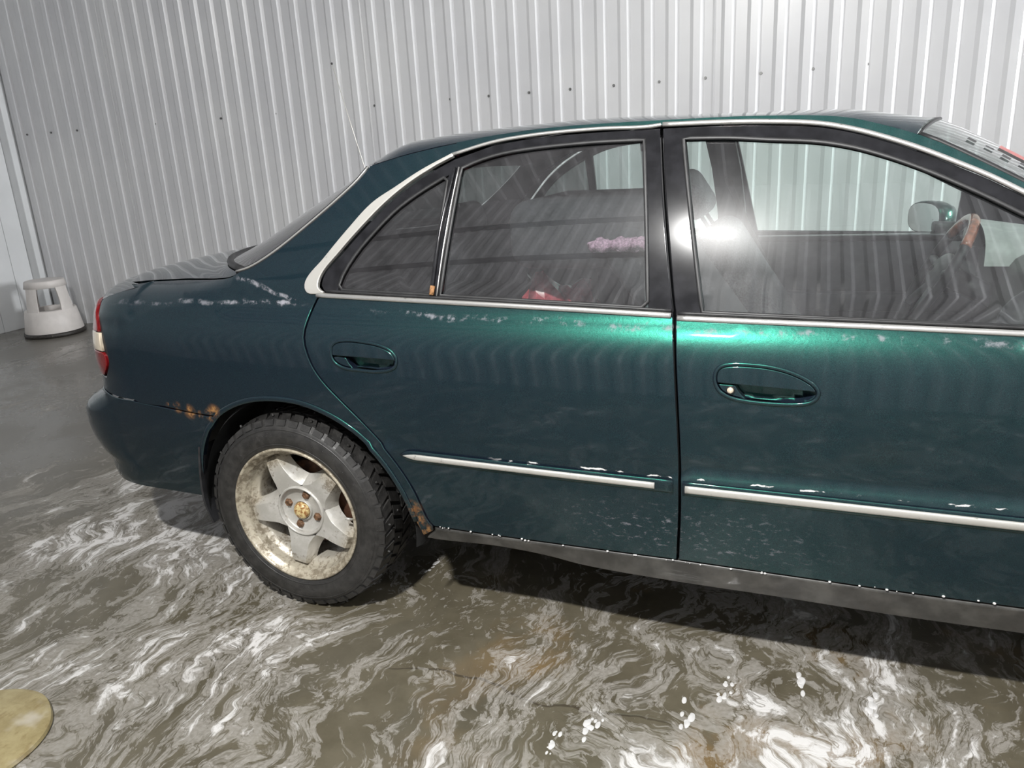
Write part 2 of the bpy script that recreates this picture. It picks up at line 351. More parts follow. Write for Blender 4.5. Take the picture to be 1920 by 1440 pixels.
def lathe(prof, n, ctr, ax='y', a0=0.0, a1=2 * PI):
    """prof: (r, d) pairs, revolved about an axis along y through ctr; d measured along +y"""
    full = abs(a1 - a0 - 2 * PI) < 1e-6
    m = n if full else n + 1
    V = []; F = []
    for i in range(m):
        a = a0 + (a1 - a0) * i / n
        for r, d in prof:
            if ax == 'y': V.append((ctr[0] + r * math.cos(a), ctr[1] + d, ctr[2] + r * math.sin(a)))
            else: V.append((ctr[0] + r * math.cos(a), ctr[1] + r * math.sin(a), ctr[2] + d))
    k = len(prof)
    for i in range(n):
        j = (i + 1) % m
        for q in range(k - 1): F.append((i * k + q, i * k + q + 1, j * k + q + 1, j * k + q))
    return V, F
def fix_normals(o):
    bm = bmesh.new(); bm.from_mesh(o.data); bmesh.ops.recalc_face_normals(bm, faces=bm.faces); bm.to_mesh(o.data); bm.free()
    return o
def spline(pts, step=0.02, closed=False):
    P = [Vector((*p, 0)) if len(p) == 2 else Vector(p) for p in pts]; n = len(P); out = []
    rng = n if closed else n - 1
    for i in range(rng):
        if closed: a, b, c, d = P[i - 1], P[i], P[(i + 1) % n], P[(i + 2) % n]
        else: a, b, c, d = P[max(i - 1, 0)], P[i], P[i + 1], P[min(i + 2, n - 1)]
        k = max(1, int(math.ceil((c - b).length / step)))
        l1 = max((b - a).length, 1e-6); l2 = max((c - b).length, 1e-6); l3 = max((d - c).length, 1e-6)
        m1 = ((c - b) / l2 + ((b - a) / l1 if l1 > 1e-5 else (c - b) / l2)) * 0.5 * l2
        m2 = ((c - b) / l2 + ((d - c) / l3 if l3 > 1e-5 else (c - b) / l2)) * 0.5 * l2
        for j in range(k):
            t = j / k
            out.append(b * (2 * t**3 - 3 * t * t + 1) + m1 * (t**3 - 2 * t * t + t) + c * (3 * t * t - 2 * t**3) + m2 * (t**3 - t * t))
    if not closed: out.append(P[-1].copy())
    d = 2 if len(pts[0]) == 2 else 3
    return [tuple(v[:d]) for v in out]
def path(*segs, step=0.02):
    """closed outline from open curve segments; each segment is smoothed, the joints stay corners"""
    o = []
    for s in segs:
        q = spline(s, step) if len(s) > 1 else [tuple(s[0])]
        for p in q:
            if not o or math.hypot(p[0] - o[-1][0], p[1] - o[-1][1]) > step * 0.12: o.append(p)
    # close and resample long straight gaps
    r = []
    for i, p in enumerate(o):
        q = o[(i + 1) % len(o)]; L = math.hypot(q[0] - p[0], q[1] - p[1])
        if L < step * 0.12 and i == len(o) - 1: continue
        k = max(1, int(round(L / step)))
        for j in range(k): r.append((p[0] + (q[0] - p[0]) * j / k, p[1] + (q[1] - p[1]) * j / k))
    return r
def area2(p): return sum(p[i][0] * p[(i + 1) % len(p)][1] - p[(i + 1) % len(p)][0] * p[i][1] for i in range(len(p))) / 2
def inset(poly, d):
    s = 1 if area2(poly) > 0 else -1; n = len(poly); o = []
    for i in range(n):
        a, b, c = poly[i - 1], poly[i], poly[(i + 1) % n]
        e1 = (b[0] - a[0], b[1] - a[1]); e2 = (c[0] - b[0], c[1] - b[1])
        l1 = math.hypot(*e1) or 1e-9; l2 = math.hypot(*e2) or 1e-9
        n1 = (-e1[1] / l1 * s, e1[0] / l1 * s); n2 = (-e2[1] / l2 * s, e2[0] / l2 * s)
        m = (n1[0] + n2[0], n1[1] + n2[1]); q = max(0.5, (m[0]**2 + m[1]**2) / 2)
        o.append((b[0] + m[0] / q * d, b[1] + m[1] / q * d))
    return o
def inside(poly, X, Y):
    r = np.zeros(len(X), bool); n = len(poly)
    for i in range(n):
        x1, y1 = poly[i]; x2, y2 = poly[(i + 1) % n]
        if y1 == y2: continue
        c = ((y1 > Y) != (y2 > Y)) & (X < (x2 - x1) * (Y - y1) / (y2 - y1) + x1)
        r ^= c
    return r
def fill2d(outline, holes, step):
    xs = [p[0] for p in outline]; ys = [p[1] for p in outline]
    gx = np.arange(min(xs) + step / 2, max(xs), step); gy = np.arange(min(ys) + step / 2, max(ys), step)
    X, Y = np.meshgrid(gx, gy); X = X.ravel(); Y = Y.ravel()
    ok = inside(outline, X, Y)
    for h in holes: ok &= ~inside(h, X, Y)
    X, Y = X[ok], Y[ok]
    B = np.array([p for l in [outline] + list(holes) for p in l])
    if len(X):
        D = ((X[:, None] - B[None, :, 0])**2 + (Y[:, None] - B[None, :, 1])**2).min(1)
        k = D > (step * 0.45)**2; X, Y = X[k], Y[k]
    verts = [Vector(p) for p in B] + [Vector((a, b)) for a, b in zip(X, Y)]
    edges = []; o = 0
    for l in [outline] + list(holes):
        n = len(l); edges += [(o + i, o + (i + 1) % n) for i in range(n)]; o += n
    rv, re, rf, *_ = delaunay_2d_cdt(verts, edges, [], 0, 1e-7, False) if False else delaunay_2d_cdt(verts, edges, [], 0, 1e-7)
    C = np.array([[sum(rv[i].x for i in f) / len(f), sum(rv[i].y for i in f) / len(f)] for f in rf])
    ok = inside(outline, C[:, 0], C[:, 1])
    for h in holes: ok &= ~inside(h, C[:, 0], C[:, 1])
    return [tuple(v) for v in rv], [list(f) for f, k in zip(rf, ok) if k], len(B)
def fnormal(f, u, v, ref):
    e = 0.002
    a = Vector(f(u + e, v)) - Vector(f(u - e, v)); b = Vector(f(u, v + e)) - Vector(f(u, v - e))
    n = a.cross(b); n.normalize()
    return -n if n.dot(ref) < 0 else n
def panel(name, mat, parent, outline, f, holes=(), step=0.035, depth=0.014, bev=0.0022, off=0.0, ref=Vector((-0.5, -1, 0.3))):
    """sheet of bodywork: outline filled on surface f, lifted by off along its normal, with rounded edge and a return"""
    holes = list(holes)
    ins = inset(outline, bev) if bev else outline
    hin = [inset(h, -bev) for h in holes] if bev else holes
    uv, tri, nb = fill2d(ins, hin, step)
    P = []; N = []
    for u, v in uv:
        n = fnormal(f, u, v, ref); P.append(Vector(f(u, v)) + n * off); N.append(n)
    F = []
    for t in tri:
        a, b, c = (P[i] for i in t[:3])
        F.append(t if (b - a).cross(c - a).dot(N[t[0]]) > 0 else t[::-1])
    if depth:
        look = {(round(a, 6), round(b, 6)): i for i, (a, b) in enumerate(uv)}
        for l, li in zip([outline] + holes, [ins] + hin):
            n = len(l); base = len(P); ids = []
            for i in range(n):
                ids.append(look.get((round(li[i][0], 6), round(li[i][1], 6))))
            if any(i is None for i in ids):
                ids = [min(range(len(uv)), key=lambda k: (uv[k][0] - q[0])**2 + (uv[k][1] - q[1])**2) for q in li]
            for i in range(n):
                u, v = l[i]; nn = N[ids[i]]
                q = Vector(f(u, v)) + nn * (off - bev * 0.9)
                od = q - P[ids[i]]; od -= nn * od.dot(nn)
                if od.length < 1e-6:
                    a_ = Vector(f(*l[(i + 1) % n])) - Vector(f(*l[i - 1])); od = a_.cross(nn)
                od.normalize()
                P.append(q); N.append((nn + od * 1.2).normalized())
                P.append(q.copy()); N.append(od)
                P.append(q - nn * depth); N.append(od)
            for i in range(n):
                j = (i + 1) % n; a, b = ids[i], ids[j]; c, d = base + 3 * i, base + 3 * j
                for q in ((a, b, d, c), (c + 1, d + 1, d + 2, c + 2)):
                    pa, pb, pc = P[q[0]], P[q[1]], P[q[2]]; nr = (pb - pa).cross(P[q[3]] - pa)
                    av = N[q[0]] + N[q[2]] + N[q[1]] + N[q[3]]
                    F.append(q if nr.dot(av) > 0 else q[::-1])
    return mk(name, P, F, mat, parent, N)
def strip(name, mat, parent, pts, f, wd, ht, off=0.0, ref=Vector((-0.5, -1, 0.3)), step=0.02, closed=False, taper=0, seg=6):
    """half round bead laid along a curve on surface f"""
    q = spline(pts, step, closed)
    P3 = []; NN = []
    for u, v in q:
        n = fnormal(f, u, v, ref); NN.append(n); P3.append(Vector(f(u, v)) + n * off)
    return bead(name, mat, parent, P3, NN, wd, ht, closed, taper, seg)
def bead(name, mat, parent, P3, NN, wd, ht, closed=False, taper=0, seg=6):
    n = len(P3); V = []; F = []
    for i in range(n):
        a = P3[i - 1] if (i or closed) else P3[i]; b = P3[(i + 1) % n] if (i < n - 1 or closed) else P3[i]
        t = (b - a).normalized(); s = NN[i].cross(t).normalized()
        k = 1.0
        ta, tb = taper if isinstance(taper, tuple) else (taper, taper)
        if ta and i < ta: k = math.sin((i + 0.15) / ta * PI / 2)
        if tb and n - 1 - i < tb: k = min(k, math.sin((n - 1 - i + 0.15) / tb * PI / 2))
        for j in range(seg + 1):
            an = PI * j / seg
            V.append(P3[i] + s * (math.cos(an) * wd / 2 * k) + NN[i] * (math.sin(an)**0.7 * ht * k if 0 < j < seg else 0))
    m = seg + 1
    for i in range(n if closed else n - 1):
        j = (i + 1) % n
        for k in range(seg): F.append((i * m + k, j * m + k, j * m + k + 1, i * m + k + 1))
        F.append((i * m + seg, j * m + seg, j * m, i * m))
    if not closed: F.append(tuple(range(m))); F.append(tuple(range((n - 1) * m, n * m))[::-1])
    o = mk(name, V, F, mat, parent); return fix_normals(o)
def gridsurf(name, mat, parent, f, nu, nv, flip=False, wrap=False):
    V = [f(i / nu, j / nv) for i in range(nu + 1) for j in range(nv + 1)]
    F = [(i * (nv + 1) + j, (i + 1) * (nv + 1) + j, (i + 1) * (nv + 1) + j + 1, i * (nv + 1) + j + 1) for i in range(nu) for j in range(nv)]
    return mk(name, V, F, mat, parent, None, True, flip)
def tube(name, mat, parent, pts, r, n=8, closed=False, radii=None):
    P = [Vector(p) for p in pts]; V = []; F = []; m = len(P)
    prev = None
    for i in range(m):
        a = P[i - 1] if (i or closed) else P[i]; b = P[(i + 1) % m] if (i < m - 1 or closed) else P[i]
        t = (b - a).normalized()
        s = (prev - t * prev.dot(t)) if prev is not None else t.orthogonal()
        s.normalize(); prev = s; c = t.cross(s); rr = radii[i] if radii else r
        V += [P[i] + (s * math.cos(2 * PI * k / n) + c * math.sin(2 * PI * k / n)) * rr for k in range(n)]
    for i in range(m if closed else m - 1):
        j = (i + 1) % m
        F += [(i * n + k, i * n + (k + 1) % n, j * n + (k + 1) % n, j * n + k) for k in range(n)]
    if not closed: F.append(tuple(range(n))[::-1]); F.append(tuple(range((m - 1) * n, m * n)))
    return fix_normals(mk(name, V, F, mat, parent))

# ------------------------------------------------------------------ the room
floor = mk('floor', [(-5.05, -2.85, 0), (9.0, -2.85, 0), (9.0, 3.25, 0), (-5.05, 3.25, 0), (-5.05, -2.85, -0.2), (9, -2.85, -0.2), (9, 3.25, -0.2), (-5.05, 3.25, -0.2)],
           [(0, 1, 2, 3), (7, 6, 5, 4), (0, 4, 5, 1), (1, 5, 6, 2), (2, 6, 7, 3), (3, 7, 4, 0)], M['floor'], smooth=False)
tag(floor, kind='structure')
H = 4.6
def sheet_profile(x0, x1, n, first):
    """trapezoidal sheet: list of (x, out) with out the rib height"""
    pit = 0.1394; w_ = 0.021; top = 0.038; d = 0.0155; pr = [(x0, 0.0)]
    for k in range(n):
        c = first + k * pit
        a = [(c - top / 2 - w_, 0), (c - top / 2, d), (c + top / 2, d), (c + top / 2 + w_, 0)]
        pr += [q for q in a if x0 < q[0] < x1]
    pr.append((x1, 0.0)); return pr
def wall_sheet(parent, pr, y, s, lip=True):
    V = []; F = []
    for x, o_ in pr: V += [(x, y + s * o_, 0.0), (x, y + s * o_, H)]
    if lip:
        # folded lip along the overlap
        x, _ = pr[-1]
        pr2 = [(x, 0.004), (x + 0.010, 0.009), (x + 0.018, 0.004), (x + 0.018, -0.004)]
        for x, o_ in pr2: V += [(x, y + s * o_, 0.0), (x, y + s * o_, H)]
    for i in range(len(V) // 2 - 1): F.append((2 * i, 2 * i + 2, 2 * i + 3, 2 * i + 1))
    o = mk('wall_panel', V, F, M['wall'], parent, None, False, flip=(s > 0)); return o
wall_back = tag(mk('wall_back', [(-5.0, 3.215, 0), (9.0, 3.215, 0), (9.0, 3.215, H), (-5.0, 3.215, H), (-5, 3.4, 0), (9, 3.4, 0), (9, 3.4, H), (-5, 3.4, H)],
                [(0, 1, 2, 3), (5, 4, 7, 6), (3, 2, 6, 7), (1, 0, 4, 5), (0, 3, 7, 4), (2, 1, 5, 6)], M['wall2'], smooth=False), kind='structure')
WY = 3.205
for k in range(-2, 4):
    xa = -1.535 + 2.262 * k; x0 = max(xa, -4.93); x1 = min(xa + 2.262, 8.95)
    if x1 - x0 < 0.05: continue
    wall_sheet(wall_back, sheet_profile(x0, x1, 16, xa + 0.086), WY, -1)
wall_opp = tag(mk('wall_front', [(-5.0, -2.66, 0), (9.0, -2.66, 0), (9.0, -2.66, H), (-5.0, -2.66, H), (-5, -2.84, 0), (9, -2.84, 0), (9, -2.84, H), (-5, -2.84, H)],
               [(3, 2, 1, 0), (4, 5, 6, 7), (7, 6, 2, 3), (5, 4, 0, 1), (4, 7, 3, 0), (6, 5, 1, 2)], M['wall2'], smooth=False), kind='structure')
for k in range(-2, 4):
    xa = -1.2 + 2.262 * k; x0 = max(xa, -4.95); x1 = min(xa + 2.262, 8.95)
    wall_sheet(wall_opp, sheet_profile(x0, x1, 16, xa + 0.086), -2.64, 1)
# end wall: smooth flat cladding boards with fine joints
wall_left = tag(mk('wall_left', [(-5.06, -2.85, 0), (-5.06, 3.3, 0), (-5.06, 3.3, H), (-5.06, -2.85, H), (-5.2, -2.85, 0), (-5.2, 3.3, 0), (-5.2, 3.3, H), (-5.2, -2.85, H)],
                [(0, 1, 2, 3), (5, 4, 7, 6), (3, 2, 6, 7), (0, 3, 7, 4), (2, 1, 5, 6), (1, 0, 4, 5)], M['dark'], smooth=False), kind='structure')
yb = 3.137
k = 0
while yb > -2.8:
    wd_ = 0.20 if k else 0.165
    bm = bmesh.new(); box(bm, (-5.07, yb - wd_ + 0.0022, 0.0), (-5.03, yb, H), 0.002, seg=1)
    bm_obj('wall_board', bm, M['wall2'], wall_left); yb -= wd_; k += 1
bm = bmesh.new(); box(bm, (-5.05, 3.14, 0.0), (-4.945, 3.21, H), 0.004, seg=1)
tag(bm_obj('trim_1', bm, M['wall2']), kind='structure')
tag(mk('wall_right', [(9.0, -2.85, 0), (9.0, 3.3, 0), (9.0, 3.3, H), (9.0, -2.85, H), (9.2, -2.85, 0), (9.2, 3.3, 0), (9.2, 3.3, H), (9.2, -2.85, H)],
       [(3, 2, 1, 0), (4, 5, 6, 7), (7, 6, 2, 3), (4, 7, 3, 0), (6, 5, 1, 2), (5, 4, 0, 1)], M['wall2'], smooth=False), kind='structure')
ceil_V = []; x = -5.1
pr = []
while x < 9.1: pr += [(x, 0), (x + 0.12, 0), (x + 0.14, 0.02), (x + 0.18, 0.02)]; x += 0.2
for x, o_ in pr: ceil_V += [(x, -2.84, H + 0.0 - o_), (x, 3.4, H - o_)]
tag(mk('ceiling', ceil_V, [(2 * i, 2 * i + 2, 2 * i + 3, 2 * i + 1) for i in range(len(pr) - 1)], M['ceil'], smooth=False), kind='structure')
for n_, z_ in (('trim_2', 3.15), ('trim_3', 3.85)):
    bm = bmesh.new(); box(bm, (-5.0, -2.64, z_), (0.35, -2.57, z_ + 0.06), 0.01)
    tag(bm_obj(n_, bm, M['beam']), kind='structure')
# screw heads in the wall pans (row at the girt)
sx = [-4.896, -2.854, -4.617, -4.323, -3.49, -2.356, -2.085, -1.534, -1.226, -0.961, -0.686, -0.411, -0.14, 0.136, 0.412, 0.682, 0.99, 1.266, 1.541, 1.819, 2.093, 2.37, 2.65, 2.93, 3.2]
sm = None
for i, x in enumerate(sx):
    if sm is None:
        bm = bmesh.new(); bmesh.ops.create_cone(bm, cap_ends=True, segments=8, radius1=0.0085, radius2=0.0075, depth=0.010, matrix=Matrix.Rotation(PI / 2, 4, 'X'))
        o = bm_obj('screw', bm, M['screw'], wall_back); sm = o
    else:
        o = sm.copy(); COL.objects.link(o)
    xx = x * (WY + 1.629) / 4.919 + 1.349 * (1 - (WY + 1.629) / 4.919)
    o.location = (xx, WY - 0.004, 1.267 + (1.59 - 1.267) * (WY + 1.629) / 4.919)

# ------------------------------------------------------------------ the car: surfaces
PZ = [.14, .19, .23, .28, .34, .42, .50, .538, .546, .60, .68, .76, .80, .83, .85, .865, .88, .895, .915, .94]
PY = [.055, .032, .018, .003, -.008, -.017, -.024, -.026, -.020, -.022, -.0225, -.021, -.0185, -.012, -.0045, .004, .0142, .0245, .0315, .038]
def pchip(x, xs, ys):
    n = len(xs)
    if x <= xs[0]: return ys[0] + (ys[1] - ys[0]) / (xs[1] - xs[0]) * (x - xs[0])
    if x >= xs[-1]: return ys[-1] + (ys[-1] - ys[-2]) / (xs[-1] - xs[-2]) * (x - xs[-1])
    i = 0
    while x > xs[i + 1]: i += 1
    sl = lambda k: (ys[k + 1] - ys[k]) / (xs[k + 1] - xs[k])
    def m(k):
        if k == 0: return sl(0)
        if k == n - 1: return sl(n - 2)
        a, b = sl(k - 1), sl(k)
        return 0 if a * b <= 0 else 2 * a * b / (a + b)
    h = xs[i + 1] - xs[i]; t = (x - xs[i]) / h; m0, m1 = m(i) * h, m(i + 1) * h
    return (2 * t**3 - 3 * t * t + 1) * ys[i] + (t**3 - 2 * t * t + t) * m0 + (-2 * t**3 + 3 * t * t) * ys[i + 1] + (t**3 - t * t) * m1
def sstep(a, b, x):
    t = min(1, max(0, (x - a) / (b - a))); return t * t * (3 - 2 * t)
DZX = [-.95, -.66, -.42, -.16, .1]; DZZ = [.892, .932, .946, .969, .995]
def deck(x): return pchip(x, DZX, DZZ)
def plan(x):
    b = .014 * (x - 1.15)**2
    if x < -.35: b += .10 * (x + .35)**2
    if x > 2.2: b += .05 * (x - 2.2)**2
    return b
def side(x, z):
    if z <= .94: y = pchip(z, PZ, PY)
    else:
        d = z - .94; y = .038 + .38 * d + .30 * d * d
    y += plan(x)
    if z > .94: y += .05 * (z - .94) * (x - 1.1)**2 * (1 if x < 1.1 else .5)
    w_ = 1 - sstep(-.32, -.12, x)
    if w_ > 0:
        zt = deck(x); r = .10; s = min(.985, max(0, (z - (zt - r)) / r))
        yt = pchip(min(z, .86), PZ, PY) + plan(x) + .14 * (1 - (1 - s * s)**.5)
        y = y * (1 - w_) + yt * w_
    return y
YC = 0.80
RX, RY, LU = .26, .17, .33
XRZ = [.29, .32, .36, .40, .44, .48, .52, .54, .56, .575, .60, .65, .70, .75, .80, .85, .87]
XR = [-.844, -.852, -.848, -.886, -.907, -.915, -.912, -.908, -.883, -.859, -.807, -.794, -.803, -.803, -.792, -.779, -.774]
def xrear(z): return pchip(min(max(z, .29), .87), XRZ, XR)
def S(u, z): return (u, side(u, z), z)
def body(u, z):
    """body side that turns round the rear corner; u = x along the side, then arc, then across the tail"""
    xc = xrear(z) + RX
    if u >= xc: return (u, side(u, z), z)
    t = (xc - u) / LU; zt = deck(-.6); s = min(.985, max(0, (z - (zt - .1)) / .1)); d = .14 * (1 - (1 - s * s)**.5)
    y0 = side(xc, min(z, .82)); ph = min(t, 1) * PI / 2
    x = xc - RX * math.sin(ph) + d * math.sin(ph); y = y0 + RY * (1 - math.cos(ph)) + d * math.cos(ph)
    if t > 1: y += (t - 1) * LU; x -= .05 * math.sin(min(1, (t - 1) / 1.6) * PI / 2)
    return (x, y, z)
def T(t, z): return (xrear(z) + RX - LU * t, z)      # outline point on the rear corner
REAR = Vector((-0.8, -0.8, 0.4))

# traced outlines, metres (x along the car, z up)
roof_chrome = [(.486, 1.255), (.593, 1.281), (.678, 1.290), (.749, 1.294), (.856, 1.296), (1.001, 1.296), (1.132, 1.294), (1.233, 1.289), (1.336, 1.279), (1.402, 1.264), (1.467, 1.243), (1.529, 1.219), (1.589, 1.192), (1.648, 1.164), (1.706, 1.132), (1.86, 1.045), (2.06, .925)]
cp_out = [(.137, .928), (.108, .930), (.098, .942), (.098, .959), (.146, 1.015), (.209, 1.086), (.271, 1.148), (.336, 1.186), (.40, 1.222), (.484, 1.2595)]
cp_in = [(.160, .932), (.140, .946), (.144, .972), (.193, 1.031), (.256, 1.097), (.318, 1.154), (.382, 1.199), (.445, 1.233), (.487, 1.252)]
qglass = [[(.471, .932), (.198, .940)], [(.198, .940), (.203, .963), (.236, 1.021), (.285, 1.077), (.346, 1.134), (.41, 1.175), (.480, 1.211)], [(.480, 1.211), (.471, .932)]]
rglass = [[(.496, .931), (.744, .923), (1.008, .914)], [(1.008, .914), (.991, 1.084), (.967, 1.267)], [(.967, 1.268), (.86, 1.269), (.781, 1.267), (.699, 1.263), (.62, 1.255), (.557, 1.241), (.515, 1.226)], [(.513, 1.222), (.496, .931)]]
gap_up = [(1.003, 1.292), (1.024, 1.15), (1.047, 1.016), (1.067, .897)]
gap_low = [(1.067, .894), (1.072, .852), (1.081, .718), (1.088, .572), (1.089, .471), (1.083, .327)]
belt_r = [(.140, .930), (.466, .920), (.797, .911), (1.061, .902)]
belt_f = [(1.073, .897), (1.302, .893), (1.484, .889), (1.713, .884), (2.05, .876)]
fglass = [[(1.125, .907), (1.26, .904), (1.483, .899), (1.713, .894), (1.80, .892)], [(1.80, .892), (1.80, 1.045)], [(1.80, 1.043), (1.707, 1.094), (1.649, 1.126), (1.59, 1.156), (1.53, 1.184), (1.468, 1.209), (1.404, 1.23), (1.338, 1.244), (1.235, 1.254), (1.154, 1.262), (1.055, 1.266)], [(1.055, 1.264), (1.094, 1.065), (1.125, .907)]]
rdoor_rear = [(.146, .927), (.13, .899), (.12, .859), (.115, .823), (.122, .785), (.138, .743), (.16, .711), (.216, .655), (.275, .600), (.333, .537), (.376, .476), (.403, .423), (.42, .371), (.435, .331), (.444, .321)]
door_bot_r = [(.444, .321), (.629, .321), (.849, .323), (1.083, .325)]
arch = [(.405, .284), (.390, .33), (.375, .388), (.352, .443), (.32, .496), (.267, .556), (.206, .598), (.153, .622), (.078, .643), (-.008, .648), (-.093, .638), (-.169, .613), (-.229, .577)]
arch2 = [(-.229, .577), (-.285, .509), (-.319, .44), (-.338, .37), (-.345, .302)]
gutter = [(-.140, .979), (-.098, .990), (-.053, 1.011), (.004, 1.045), (.059, 1.083), (.114, 1.123), (.166, 1.163), (.216, 1.206), (.241, 1.236)]
trunkline = [(-.625, .932), (-.547, .938), (-.422, .945), (-.228, .957), (-.158, .968), (-.140, .977)]
roofedge = [(.241, 1.240), (.345, 1.263), (.476, 1.283), (.596, 1.297), (.747, 1.306), (.999, 1.306), (1.232, 1.301), (1.385, 1.288), (1.466, 1.266), (1.544, 1.237), (1.625, 1.195), (1.706, 1.149), (1.86, 1.062), (2.20, .925)]
def rz(x): return pchip(x, [p[0] for p in roofedge], [p[1] for p in roofedge])
seam = [(-.229, .577), (-.311, .580), (-.426, .590), (-.551, .598)]

car = empty('car', (1.2, YC, 0))
car.location = (0, 0, 0)
tag(car, 'dark green four-door saloon car with rusty rear arch on wet soapy floor', 'car')
MIR = []           # parts copied to the far side: (object, far parent key)

# quarter panel
q_out = path([(x - .006, z) for x, z in rdoor_rear], [(.437, .305), (.405, .284)], arch, seam + [T(.02, .600)], [T(.02, .600), T(.2, .603), T(.5, .612), T(.8, .616)],
             [T(.8, .655), T(.385, .655)], [T(.385, .655), T(.235, .705), T(.235, .76), T(.285, .797), T(.35, .835), T(.42, .868), T(.46, .892)],
             [T(.46, .895), T(.3, .915), T(.1, .928)], trunkline, gutter, roofedge[:3] + [(.500, 1.2855)], [(.500, 1.262), (.484, 1.2595)], cp_out[::-1])
quarter = panel('quarter_panel', M['paint'], car, q_out, body, step=0.03, ref=REAR)
MIR.append((quarter, 'car'))
# rolled lip of the wheel arch
MIR.append((strip('arch_lip', M['paint'], car, arch[1:] + arch2[1:-1], S, .016, .004), 'car'))
# rear bumper
b_out = path([(p[0], p[1] - .005) for p in seam[::-1]], arch2, [(-.345, .302), (-.395, .301), (-.478, .300), (-.56, .297)], [(-.56, .297), T(.3, .297), T(.6, .300), T(1, .31), T(2.5, .31)],
             [T(2.5, .60), T(1, .606), T(.8, .611), T(.5, .607), T(.2, .598), T(.02, .595), (-.551, .593)])
bumper = panel('rear_bumper', M['paint'], car, b_out, body, step=0.022, ref=REAR, depth=0.02)
MIR.append((bumper, 'car'))
# tail lamp
lamp_o = empty('tail_lamp', (0, 0, 0), car)
l_in = [T(.385, .660), T(.25, .705), T(.25, .76), T(.30, .797), T(.365, .835), T(.43, .866), T(.47, .888)]
red = panel('lamp_housing', M['rubber'], lamp_o, path(l_in, [T(.47, .888), T(1.4, .895)], [T(1.4, .66), T(.385, .66)]), body, step=0.02, ref=REAR, off=-0.006, depth=0.004)
li2 = [T(.40, .662), T(.265, .705), T(.265, .728)]
redlow = panel('red_lens', M['red'], lamp_o, path(li2, [T(.30, .738), T(1.3, .73)], [T(1.3, .662), T(.40, .662)]), body, step=0.016, ref=REAR, off=0.003, depth=0.008)
panel('white_lens', M['lampwhite'], lamp_o, path([T(.30, .742), T(.35, .797)], [T(1.0, .79), T(1.0, .735)]), body, step=0.016, ref=REAR, off=0.003, depth=0.008)
panel('red_lens', M['red'], lamp_o, path([T(.37, .800), T(.43, .84), T(.50, .87), T(.60, .885)], [T(1.3, .885), T(1.3, .795)]), body, step=0.016, ref=REAR, off=0.003, depth=0.008)

# doors
def upper_outline_rear(o=0.0):
    return path(belt_r[::-1], [(.163, .932), (.146, .950), (.150, .975)] + [(x + .004, z - .004) for x, z in cp_in[3:]], [(x, z - .005) for x, z in roof_chrome[1:6]], [(x - .003, z - .004) for x, z in gap_up])
rdoor_low = path(rdoor_rear, door_bot_r, [(x - .003, z) for x, z in gap_low[::-1]], [(x, z - .004) for x, z in belt_r[::-1]])
def carve(poly_handle):
    return spline(poly_handle, 0.012, True)
hr = [(.196, .785), (.2, .806), (.214, .816), (.246, .821), (.296, .819), (.345, .812), (.377, .799), (.389, .783), (.386, .763), (.372, .753), (.325, .745), (.275, .746), (.233, .749), (.209, .759), (.198, .772)]
hf = [(1.16, .775), (1.162, .791), (1.172, .803), (1.191, .808), (1.231, .809), (1.271, .806), (1.31, .797), (1.343, .782), (1.360, .769), (1.366, .757), (1.362, .744), (1.350, .735), (1.327, .730), (1.275, .728), (1.221, .731), (1.194, .736), (1.173, .747), (1.163, .761)]
rear_door = panel('rear_door', M['paint'], car, rdoor_low, S, [carve(hr)], step=0.03)
fdoor_low = path([(x + .003, z) for x, z in gap_low], [(1.089, .325), (1.36, .322), (1.548, .319), (1.778, .318), (2.02, .318)], [(2.02, .318), (2.035, .6), (2.05, .872)], [(x, z - .004) for x, z in belt_f[::-1]])
front_door = panel('front_door', M['paint'], car, fdoor_low, S, [carve(hf)], step=0.03)
MIR += [(rear_door, 'car'), (front_door, 'car')]
QG = path(*qglass, step=.015); RG = path(*rglass, step=.015); FG = path(*fglass, step=.015)
ru = upper_outline_rear()
rframe = panel('window_frame', M['frame'], rear_door, ru, S, [RG, QG], step=.03, off=-0.003)
fu = path([(x + .003, z) for x, z in gap_up[::-1]], [(1.006, 1.290)] + [(x, z - .005) for x, z in roof_chrome[6:]], [(2.06, .92), (2.05, .880)], belt_f[::-1])
fu = path(belt_f, [(2.05, .878), (2.06, .918)], [(x, z - .005) for x, z in roof_chrome[:5:-1]] + [(1.008, 1.2905)], [(x + .004, z - .004) for x, z in gap_up])
fframe = panel('window_frame', M['frame'], front_door, fu, S, [FG], step=.03, off=-0.003)
MIR += [(rframe, 'rear_door'), (fframe, 'front_door')]
qg = panel('quarter_glass', M['glass_t'], rear_door, inset(QG, -.006), S, step=.04, depth=0, bev=0, off=-.010)
rg = panel('window_glass', M['glass_d'], rear_door, inset(RG, -.006), S, step=.04, depth=0, bev=0, off=-.010)
fg = panel('window_glass', M['glass_s'], front_door, inset(FG, -.006), S, step=.04, depth=0, bev=0, off=-.010)
MIR += [(qg, 'rear_door'), (rg, 'rear_door'), (fg, 'front_door')]
for nm, poly, par in (('glass_seal', QG, rear_door), ('glass_seal', RG, rear_door), ('glass_seal', FG, front_door)):
    strip(nm, M['rubber'], par, [poly[i] for i in range(0, len(poly), 2)], S, .010, .004, -.004, closed=True, step=.03)
# glossy edge of the divider bar
strip('divider_bar', M['frame'], rear_door, [(.474, .930), (.480, 1.08), (.496, 1.226)], S, .009, .006, -.002)
strip('divider_bar', M['chrome'], rear_door, [(.489, .930), (.497, 1.08), (.508, 1.226)], S, .004, .005, -.002)
